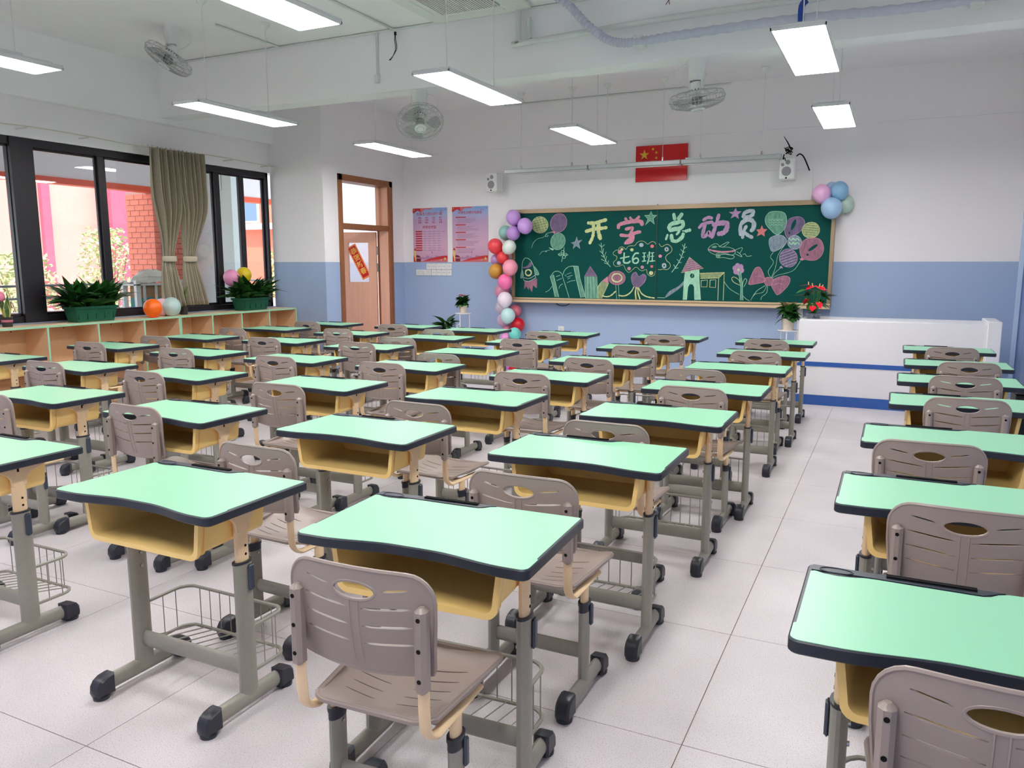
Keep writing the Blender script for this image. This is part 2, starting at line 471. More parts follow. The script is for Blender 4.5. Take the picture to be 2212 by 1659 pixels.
# buildings across the courtyard
PINK = mat('pink_render', (232, 146, 138), .8, .2, var=.05, scale=.6)
PINK2 = mat('dark_pink_fin_shaded_side', (212, 84, 108), .8, .2, var=.05, scale=.6)
REDW = mat('red_render', (226, 120, 100), .8, .2, var=.05, scale=.6)
bd = thing('red_building', 'pink rendered school block across the sunny courtyard', 'building', (-24, 16, -.5))
part('wall_block', MB().bb(-2, 2, -2.2, .42, 0, 13), PINK, bd)
part('dark_fin', MB().bb(2, 2.14, -1.42, -1.17, 0, 13), PINK2, bd)
part('side_wing', MB().bb(-2, 2.6, .42, 2.7, 0, 13), PINK2, bd)  # darker pink puts the shade on this side into the colour
b2 = thing('white_block', 'white block with blue glazing far left across the courtyard', 'building', (-27, 4, -.5))
part('wall_block', MB().bb(-3, 3, -14, 9.7, 0, 12), mat('bright_render', (232, 234, 238), .8, .2, var=.04, scale=.5), b2)
for k in range(5):
    for j in range(3):
        wf = part('window', MB().bb(3.0, 3.08, -12.6 + k * 4.4, -9.6 + k * 4.4, 2.9 + j * 3.4, 4.9 + j * 3.4), WHITE_PLASTIC, b2)
        part('window_pane', MB().bb(3.08, 3.1, -12.5 + k * 4.4, -11.15 + k * 4.4, 3.0 + j * 3.4, 4.8 + j * 3.4), mat('far_glass', (92, 118, 150), .15, .6), wf)
        part('window_pane', MB().bb(3.08, 3.1, -11.05 + k * 4.4, -9.7 + k * 4.4, 3.0 + j * 3.4, 4.8 + j * 3.4), mat('far_glass', (92, 118, 150), .15, .6), wf)
b3 = thing('teaching_block', 'red block with blue windows and a white ledge beyond the far window', 'building', (-29.5, 33, -.5))
part('wall_block', MB().bb(-7, 5, -3, 3, 0, 12), REDW, b3)
part('ledge', MB().bb(-7, 5, -3.4, -3, 3.62, 3.9), OUTW, b3)
for k in range(5):
    wf = part('window', MB().bb(-7.2 + k * 1.75, -5.9 + k * 1.75, -3.08, -3, 3.95, 6.3), WHITE_PLASTIC, b3)
    part('window_pane', MB().bb(-7.1 + k * 1.75, -6.0 + k * 1.75, -3.1, -3.08, 4.05, 6.2), mat('far_glass', (92, 118, 150), .15, .6), wf)
struct('corridor_far_wall', MB().bb(-10.2, -10.0, 11.3, 17, 0, 3.2), OUTW)
# bushes
LEAFM = mat('pale_leaf', (196, 206, 150), .6, .3, var=.35, scale=6)  # one pale green leaf colour, mottled by noise
def bush(x, y, h, rw, seed, label):
    rnd = random.Random(seed); root = thing('garden_bush', label, 'bush', (x, y, -.5), 0, 'bushes in the courtyard')
    m = MB()
    for _ in range(1500):
        a = rnd.uniform(0, 2 * pi); t = rnd.random() ** .6; zz = rnd.uniform(.25, 1) * h
        rr = rw * t * (1 - .55 * (zz / h) ** 2)
        c = Vector((rr * cos(a), rr * sin(a), zz)); s = rnd.uniform(.03, .062)
        u = Vector((rnd.uniform(-1, 1), rnd.uniform(-1, 1), rnd.uniform(-.6, 1))).normalized(); v = u.orthogonal().normalized()
        m.add([c - u * s, c + v * s * .45, c + u * s, c - v * s * .45], [[0, 1, 2, 3]])
    tag(part('foliage', m, LEAFM, root), kind='stuff')
    tk = MB()
    for _ in range(7):
        a = rnd.uniform(0, 2 * pi); tk.tube([(0, 0, 0), (rw * .2 * cos(a), rw * .2 * sin(a), h * .45), (rw * .5 * cos(a), rw * .5 * sin(a), h * .85)], .02, 5, radii=[1, .6, .3])
    part('stems', tk, mat('bark', (120, 100, 76), .9, .1), root)
bush(-13.4, 10.1, 2.6, .75, 1, 'taller pale bush just left of the brick pillar outside')
bush(-12.9, 8.2, 2.1, .75, 2, 'lower airy bush outside behind the left green planter')
bush(-12.6, 6.6, 1.9, .6, 3, 'small bush outside at the far left window')
bush(-13.4, 12.9, 2.7, .65, 4, 'bush seen through the window right of the curtains')
bush(-12.8, 14.2, 2.2, .6, 5, 'bush seen at the right end of the far window')
# rack with a cardboard box and bag outside the window
rk = thing('white_rack', 'white slatted rack standing in the corridor outside the window', 'rack', (-7.98, 6.62, 0))
wr = MB(); 
for sy in (-.32, .32):
    wr.bb(-.13, -.09, sy - .03, sy + .03, 0, 1.24); wr.bb(.09, .13, sy - .03, sy + .03, 0, 1.24)
part('frame', wr, WHITE_PLASTIC, rk)
for z in (.5, .9, 1.2): part('shelf_slat', MB().bb(-.13, .13, -.35, .35, z - .02, z, .003), WHITE_PLASTIC, rk)
for k in range(4): part('upright_slat', MB().bb(.125, .135, -.24 + k * .16 - .015, -.24 + k * .16 + .015, 1.0, 1.19), WHITE_PLASTIC, rk)
cb = thing('cardboard_box', 'brown cardboard box with a teal lower band outside the window', 'box', (-7.98, 6.55, .9))
part('carton', MB().bb(-.08, .08, -.2, .22, 0.001, .28, .003), mat('cardboard', (176, 138, 108), .8, .2, var=.06), cb)
part('teal_band', MB().bb(-.082, .082, -.202, .222, 0.002, .14, .003), mat('teal_print', (38, 150, 150), .7, .3), cb)
ltr = MB()
for k, yy in enumerate((-.12, -.06, .0, .06)):
    ltr.bb(.0822, .0832, yy, yy + .035, .06 + .008 * (k % 2), .09)
part('printed_marks', ltr, mat('pale_print', (168, 204, 196), .7), cb)
bgm = MB()
rnd = random.Random(5)
vs = []; n1, n2 = 14, 9
for i in range(n2):
    for j in range(n1):
        a = 2 * pi * j / n1; t = i / (n2 - 1); rr = .30 * (1 - t) ** .6 + .02
        vs.append((.11 * cos(a) * (1 - t * .5) + rnd.uniform(-.015, .015), rr * sin(a) + rnd.uniform(-.02, .02), .15 * t ** .8 + rnd.uniform(-.012, .012)))
bgm.add(vs, [[i * n1 + j, i * n1 + (j + 1) % n1, (i + 1) * n1 + (j + 1) % n1, (i + 1) * n1 + j] for i in range(n2 - 1) for j in range(n1)])
pb = tag(part('plastic_bag', bgm, mat('white_film', (236, 236, 230), .35, .5, var=.06), None), 'crumpled white plastic bag lying on top of the white rack', 'bag'); pb.location = (-7.98, 6.58, 1.215)

# ------------------------------------------------------------------ door
WOOD = mat('beech_veneer', (232, 178, 150), .5, .35, var=.09, scale=3, stretch=(14, 14, .6))
WOODD = mat('brown_wood_trim', (154, 98, 62), .5, .35, var=.15, scale=3, stretch=(12, 12, .8))
dr = tag(link('door_1', None), kind='structure')
f = MB()
f.bb(DOORX - .21, DOORX + .018, DY0 - .045, DY0 + .035, 0, DZ + .03, .003); f.bb(DOORX - .21, DOORX + .018, DY1 - .035, DY1 + .045, 0, DZ + .03, .003)
f.bb(DOORX - .21, DOORX + .018, DY0 - .045, DY1 + .045, DZ - .05, DZ + .03, .003)
part('door_frame', f, WOODD, dr)
part('jamb_lining', MB().bb(DOORX - .16, DOORX - .01, DY1 - .05, DY1 - .034, 0, DZ - .05, .002), WOOD, dr)
part('transom_bar', MB().bb(DOORX - .2, DOORX + .0, DY0 + .035, DY1 - .035, 1.895, 1.965, .003), WOODD, dr)
part('transom_frame', MB().bb(DOORX - .19, DOORX - .13, DY1 - .09, DY1 - .05, 1.965, DZ - .05, .003), WOOD, dr)
part('transom_glass', MB().bb(DOORX - .17, DOORX - .165, DY0 + .035, DY1 - .09, 1.965, DZ - .05), PANE, dr)
hx, hy = DOORX - .20, DY1 - .07
leaf = link('door_leaf', None, dr, (hx, hy, 0), radians(180 + 14))
LM = MB(); LW, LH = .98, 1.885
wz0, wz1, wx0, wx1 = 1.17, 1.735, .12, .43
for a in ((0, LW, 0.01, wz0), (0, LW, wz1, LH), (0, wx0, wz0, wz1), (wx1, LW, wz0, wz1)):
    LM.bb(a[0], a[1], -.022, .022, a[2], a[3])
part('leaf_panel', LM, WOOD, leaf)
part('vision_glass', MB().bb(wx0, wx1, -.006, .006, wz0, wz1), glass_mat('frosted_glass', (.95, .95, .98), .45, .12), leaf)
hg = MB()
for z in (.25, 1.38, 1.62): hg.bb(-.022, .012, -.028, -.018, z - .06, z + .06, .002); hg.cyl((-.005, 0.0, z), .009, .12, 8)
part('hinge', hg, STEEL, dr, loc=(hx, hy, 0), rz=radians(194))

# ------------------------------------------------------------------ flat print helper (on a plane facing -Y)
def text_mesh(body, size, align='CENTER'):
    cu = bpy.data.curves.new('lettering', 'FONT'); cu.body = body; cu.size = size; cu.align_x = align; cu.align_y = 'CENTER'
    cu.resolution_u = 2; cu.offset = size * .018
    o = bpy.data.objects.new('lettering', cu); COL.objects.link(o)
    dg = bpy.context.evaluated_depsgraph_get(); dg.update()
    me = bpy.data.meshes.new_from_object(o.evaluated_get(dg)); bpy.data.objects.remove(o); bpy.data.curves.remove(cu)
    return me
class Flat:
    """flat coloured shapes lying on a plane; local x right, z up, facing -Y"""
    def __init__(s): s.mb = MB(); s.mats = []; s.layer = 0
    def use(s, m):
        if m not in s.mats: s.mats.append(m)
        s.mb.cur = s.mats.index(m)
    def poly(s, P, m, d):
        s.use(m); n = len(P)
        tri = tessellate_polygon([[Vector((p[0], p[1], 0)) for p in P]]); fs = []
        for t in tri:
            a, b, c = [Vector(P[i][:2]) for i in t]; t = list(t)
            if (b - a).cross(c - a) < 0: t = t[::-1]
            fs.append(t)
        s.mb.add([(p[0], -d, p[1]) for p in P], fs)
    def rect(s, x0, x1, z0, z1, m, d): s.poly([(x0, z0), (x1, z0), (x1, z1), (x0, z1)], m, d)
    def stroke(s, P, w, m, d, closed=False, rnd=None):
        s.use(m); n = len(P)
        if not closed and n >= 2:
            # round ends
            for e, q in ((0, 1), (-1, -2)):
                c = Vector(P[e]); t = (c - Vector(P[q])); a0 = atan2(t.y, t.x)
                arc = [(c.x + w / 2 * cos(a0 + x), c.y + w / 2 * sin(a0 + x)) for x in (-pi / 2, -pi / 4, 0, pi / 4, pi / 2)]
                s.mb.add([(p[0], -d, p[1]) for p in arc], [[0, 1, 2, 3, 4]])
        L = []; R = []
        for i in range(n):
            a = Vector(P[i - 1] if (closed or i > 0) else P[0]); b = Vector(P[(i + 1) % n] if (closed or i < n - 1) else P[-1])
            t = b - a
            if t.length < 1e-9: t = Vector((1, 0))
            t.normalize(); c = Vector(P[i]); k = w / 2
            if rnd: k *= rnd.uniform(.8, 1.15)
            L.append((c.x - t.y * k, c.y + t.x * k)); R.append((c.x + t.y * k, c.y - t.x * k))
        vs = [(p[0], -d, p[1]) for p in L] + [(p[0], -d, p[1]) for p in R]
        m_ = n if closed else n - 1
        s.mb.add(vs, [[n + i, n + (i + 1) % n, (i + 1) % n, i] for i in range(m_)])
    def text(s, body, size, x, z, m, d, rot=0.0, align='CENTER'):
        s.use(m); me = text_mesh(body, size, align); ca, sa = cos(rot), sin(rot)
        s.mb.add([(x + v.co.x * ca - v.co.y * sa, -d, z + v.co.x * sa + v.co.y * ca) for v in me.vertices], [list(p.vertices) for p in me.polygons])
        bpy.data.meshes.remove(me)
    def build(s, name, parent=None, **k): return part(name, s.mb, s.mats, parent, **k)

# red banner stuck on the door glass
RED = mat('festive_red', (214, 26, 20), .5, .4, var=.06, scale=40); GOLD = mat('gold_print', (248, 196, 84), .45, .4, var=.08, scale=80); ORNG = mat('orange_border', (240, 110, 60), .5, .4, var=.3, scale=220, rgb2=(250, 176, 90))
bn = thing('spring_banner', 'red and gold paper banner stuck slanting on the door glass', 'banner')
bn.parent = None
F = Flat(); F.rect(-.072, .072, -.26, .26, ORNG, .0); F.rect(-.054, .054, -.235, .24, RED, .0008)
for k, ch in enumerate('恭贺新春'): F.text(ch, .098, 0, .165 - k * .105, GOLD, .0016)
o = F.build('banner_sheet', bn)
LR = radians(194)
# face of the leaf towards the room is its +Y side
bn.location = (hx + .272 * cos(LR) - .012 * sin(LR), hy + .272 * sin(LR) + .012 * cos(LR), 1.46)
bn.rotation_euler = (0, 0, LR + pi)
o.rotation_euler = (0, radians(-27), 0)

# ------------------------------------------------------------------ cabinet along the windows
CABW = mat('maple_laminate', (224, 190, 152), .5, .35, var=.05, scale=4, stretch=(1, 6, 6))
CABE = mat('mint_edge_band', (156, 206, 172), .5, .4)
CABT = mat('maple_top', (232, 208, 172), .45, .4, var=.04, scale=4)
divs = [8.078, 7.569, 7.101, 6.647, 6.187, 5.725, 5.192, 4.67, 4.15, 3.63, 3.1, 2.6]
CX0, CX1, CZ = XL + .025, -7.08, .86
units = [(0, 4), (4, 8), (8, 11)]
names = ['open cubby cabinet under the window, run nearest the door', 'open cubby cabinet under the window, middle run', 'open cubby cabinet under the window, run nearest the camera']
for (a, b), lab in zip(units, names):
    y1, y0 = divs[a], divs[b]; u = thing('cubby_cabinet', lab, 'cabinet', ((CX0 + CX1) / 2, (y0 + y1) / 2, 0), 0, 'cabinets under the windows')
    hw = (CX1 - CX0) / 2; L = (y1 - y0) / 2; cy = (y0 + y1) / 2
    t = MB(); t.bb(-hw, hw, -L + .001, L - .001, CZ - .018, CZ); part('top_board', t, CABT, u)
    part('edge_band', MB().bb(hw, hw + .0015, -L + .001, L - .001, CZ - .019, CZ), CABE, u)
    part('bottom_board', MB().bb(-hw, hw, -L + .001, L - .001, .05, .068), CABW, u)
    part('plinth', MB().bb(-hw + .02, hw - .03, -L + .001, L - .001, 0, .05), CABW, u)
    part('back_board', MB().bb(-hw, -hw + .012, -L + .001, L - .001, .068, CZ - .018), CABW, u)
    for k in range(a, b + 1):
        yy = divs[k] - cy
        yy = min(max(yy, -L + .01), L - .01)
        d = part('divider', MB().bb(-hw + .012, hw, yy - .009, yy + .009, .068, CZ - .018), CABW, u)
        part('edge_band', MB().bb(hw, hw + .0015, yy - .009, yy + .009, .068, CZ - .018), CABE, d)
        if k < b:
            zz = .46; y2 = divs[k + 1] - cy
            part('shelf', MB().bb(-hw + .012, hw - .01, y2 + .01, yy - .01, zz, zz + .016), CABW, u)
    # small peg holes on the back board
    pg = MB()
    for k in range(a, b):
        ym = (divs[k] + divs[k + 1]) / 2 - cy
        for sy in (-.12, .12): pg.cyl((-hw + .0125, ym + sy, .80), .006, .002, 8, 'x')
    part('peg_holes', pg, BLACK, u)

# ------------------------------------------------------------------ curtains
def curtain(y_top, y_tie, y_bot, label, seed):
    rnd = random.Random(seed); fr = mat('linen_curtain', (164, 154, 134), .85, .2, var=.1, scale=40, bump=.2, bscale=600)
    NU, NV = 130, 34; vs = []; ztop, ztie, zbot = 2.66, 1.485, .965; NP = 7
    off = [rnd.uniform(-.35, .35) for _ in range(NP + 2)]; am = [rnd.uniform(.65, 1.2) for _ in range(NP + 2)]
    tt = (ztop - ztie) / (ztop - zbot)
    for j in range(NV + 1):
        t = j / NV; z = ztop + (zbot - ztop) * t
        if t < tt:
            s = t / tt; k = smoothstep(.35, 1, s)
            a0 = y_top[0] + (y_tie[0] - y_top[0]) * k; a1 = y_top[1] + (y_tie[1] - y_top[1]) * k + .03 * sin(pi * min(1, s * 1.1)) * (y_top[1] > y_tie[1])
        else: s = (t - tt) / (1 - tt); k = sin(s * pi / 2) ** .8; a0 = y_tie[0] + (y_bot[0] - y_tie[0]) * k; a1 = y_tie[1] + (y_bot[1] - y_tie[1]) * k
        d = min(1, abs(t - tt) * 3.2)
        amp = .010 + .055 * d
        for i in range(NU + 1):
            u = i / NU; q = u * NP + .3 * sin(t * 2 + seed); k0 = math.floor(q); f_ = q - k0
            # asymmetric rounded pleats with narrow valleys
            ridge = max(0.0, sin(pi * f_)) ** .55 * am[k0 % (NP + 2)]
            yy = a0 + (a1 - a0) * (u + .35 / NP * sin(2 * pi * (f_ + .15)) * d * .5 + .1 / NP * off[k0 % (NP + 2)])
            vs.append((-7.315 + 2.2 * amp * ridge + .004 * sin(u * 60 + t * 8), yy, z))
    fs = [[j * (NU + 1) + i, j * (NU + 1) + i + 1, (j + 1) * (NU + 1) + i + 1, (j + 1) * (NU + 1) + i] for j in range(NV) for i in range(NU)]
    root = thing('curtain', label, 'curtain', (0, 0, 0), 0, 'curtains tied back at the window')
    m = MB(); m.add(vs, fs); o = part('curtain_cloth', m, fr, root)
    md = o.modifiers.new('t', 'SOLIDIFY'); md.thickness = .003
    cy = (y_tie[0] + y_tie[1]) / 2; hwid = (y_tie[1] - y_tie[0]) / 2 + .010
    pts = [(-7.285 + .05 * cos(a), cy + hwid * sin(a), 1.485) for a in [2 * pi * i / 20 for i in range(20)]]
    tb = MB(); tb.tube(pts, .03, 8, closed=True, r2=.006, up=(0, 0, 1)); part('tie_back', tb, mat('tie_cloth', (196, 184, 164), .8, .2, var=.05), root)
    rg = MB()
    for i in range(6): rg.tube([(-7.285 + .01 * cos(a), y_top[0] + .03 + i * (y_top[1] - y_top[0] - .06) / 5, 2.675 + .014 * sin(a)) for a in [2 * pi * q / 8 for q in range(8)]], .0025, 5, closed=True)
    part('hook', rg, STEEL, root)
curtain((6.06, 6.41), (6.20, 6.35), (6.12, 6.385), 'left one of the two tied olive-beige curtains at the window', 1)
curtain((6.40, 6.75), (6.485, 6.64), (6.42, 6.68), 'right one of the two tied olive-beige curtains at the window', 2)
cw = thing('curtain_wire', 'thin slack curtain wire running along the wall above the windows', 'wire')
cr = MB(); cr.tube(catmull([(-7.30, .6 + k * (COLY - .62) / 14, 2.675 + .012 * sin(k * 1.7)) for k in range(15)], k=4), .005, 6)
part('wire', cr, mat('cable_cream', (206, 200, 184), .5), cw)
for k in range(12):
    part('wire_bracket', MB().bb(-7.45, -7.295, 1.0 + k * .63 - .006, 1.0 + k * .63 + .006, 2.665, 2.677, .001), OFFWHITE, cw)

# ------------------------------------------------------------------ blackboard
BW = 9.80
BX0, BX1, BZ0, BZ1 = -4.745, -.66, .925, 2.155
GREEN = mat('chalkboard_green', (8, 78, 72), .6, .12, var=.12, scale=2.2)
BRONZ = mat('bronze_aluminium', (158, 136, 106), .32, .5, .35, var=.06, scale=40, stretch=(1, 1, 20))
bb = thing('chalkboard', 'long green sliding chalkboard covered with coloured chalk drawings', 'chalkboard', ((BX0 + BX1) / 2, YF - .1, BZ0))
bx, bz = (BX0 + BX1) / 2, BZ0
ox, oy = bx, YF - .1
def L(m): return m
def bbp(name, x0, x1, y0, y1, z0, z1, m, par=None, bev=.002): return part(name, MB().bb(x0 - ox, x1 - ox, y0 - oy, y1 - oy, z0 - bz, z1 - bz, bev), m, par or bb)
SEAM = -2.73
bbp('backing', BX0 + .02, BX1 - .02, 9.83, YF - .001, BZ0 + .02, BZ1 - .02, mat('board_back', (90, 94, 96), .7))
bbp('board_panel', BX0 + .035, SEAM - .004, 9.79, 9.83, BZ0 + .04, BZ1 - .05, GREEN)
bbp('board_panel', SEAM + .004, BX1 - .035, 9.79, 9.83, BZ0 + .04, BZ1 - .05, GREEN)
bbp('seam_strip', SEAM - .006, SEAM + .006, 9.783, 9.80, BZ0 + .03, BZ1 + .012, mat('dark_green_strip', (30, 60, 52), .4))
bbp('top_rail', BX0, BX1, 9.765, YF - .001, BZ1 - .055, BZ1, BRONZ)
bbp('side_rail', BX0, BX0 + .04, 9.765, YF - .001, BZ0 + .05, BZ1 - .05, BRONZ)
bbp('side_rail', BX1 - .04, BX1, 9.765, YF - .001, BZ0 + .05, BZ1 - .05, BRONZ)
bbp('chalk_tray', BX0, BX1, 9.72, YF - .001, BZ0, BZ0 + .03, BRONZ)
bbp('tray_lip', BX0, BX1, 9.71, 9.72, BZ0 - .012, BZ0 + .022, mat('pale_bronze', (222, 196, 160), .3, .5, .3))
bbp('lower_track', BX0, BX1, 9.768, 9.80, BZ0 + .03, BZ0 + .052, mat('pale_bronze', (222, 196, 160), .3, .5, .3))

def chalk_mat(code, rgb, solid):
    m = bpy.data.materials.new('chalk_' + code); m.use_nodes = True
    nt = m.node_tree; b = nt.nodes['Principled BSDF']; b.inputs['Roughness'].default_value = .9; b.inputs['Specular IOR Level'].default_value = .1
    g = nt.nodes.new('ShaderNodeTexCoord'); mp = nt.nodes.new('ShaderNodeMapping'); mp.inputs['Scale'].default_value = (1, 1, .35); mp.inputs['Rotation'].default_value = (0, .5, 0)
    n = nt.nodes.new('ShaderNodeTexNoise'); n.inputs['Scale'].default_value = 55; n.inputs['Detail'].default_value = 5
    nt.links.new(g.outputs['Object'], mp.inputs[0]); nt.links.new(mp.outputs[0], n.inputs['Vector'])
    r = nt.nodes.new('ShaderNodeValToRGB'); r.color_ramp.elements[0].position = .3; r.color_ramp.elements[1].position = .62
    c = lin(rgb); gr = lin((8, 78, 72)); k = .25 if solid else .5
    r.color_ramp.elements[0].color = tuple(c[i] * (1 - k) + gr[i] * k for i in range(3)) + (1,); r.color_ramp.elements[1].color = c if solid else tuple(c[i] * .82 + gr[i] * .18 for i in range(3)) + (1,)
    nt.links.new(n.outputs['Fac'], r.inputs['Fac']); nt.links.new(r.outputs[0], b.inputs['Base Color'])
    return m
CH = {'Y': ((214, 222, 160), 1), 'y': ((170, 184, 134), 0), 'P': ((216, 146, 168), 1), 'p': ((184, 122, 146), 0), 'G': ((170, 220, 190), 1), 'g': ((126, 178, 154), 0),
      'L': ((190, 150, 190), 1), 'l': ((140, 112, 150), 0), 'W': ((186, 196, 206), 1), 'w': ((156, 166, 184), 0), 'R': ((226, 130, 130), 1)}
CHM = {k: chalk_mat(nm, v[0], v[1]) for (k, v), nm in zip(CH.items(), ('yellow_line', 'yellow_fill', 'pink_line', 'pink_fill', 'green_line', 'green_fill', 'lilac_line', 'lilac_fill', 'white_line', 'white_fill', 'red_line'))}
CHM['D'] = GREEN
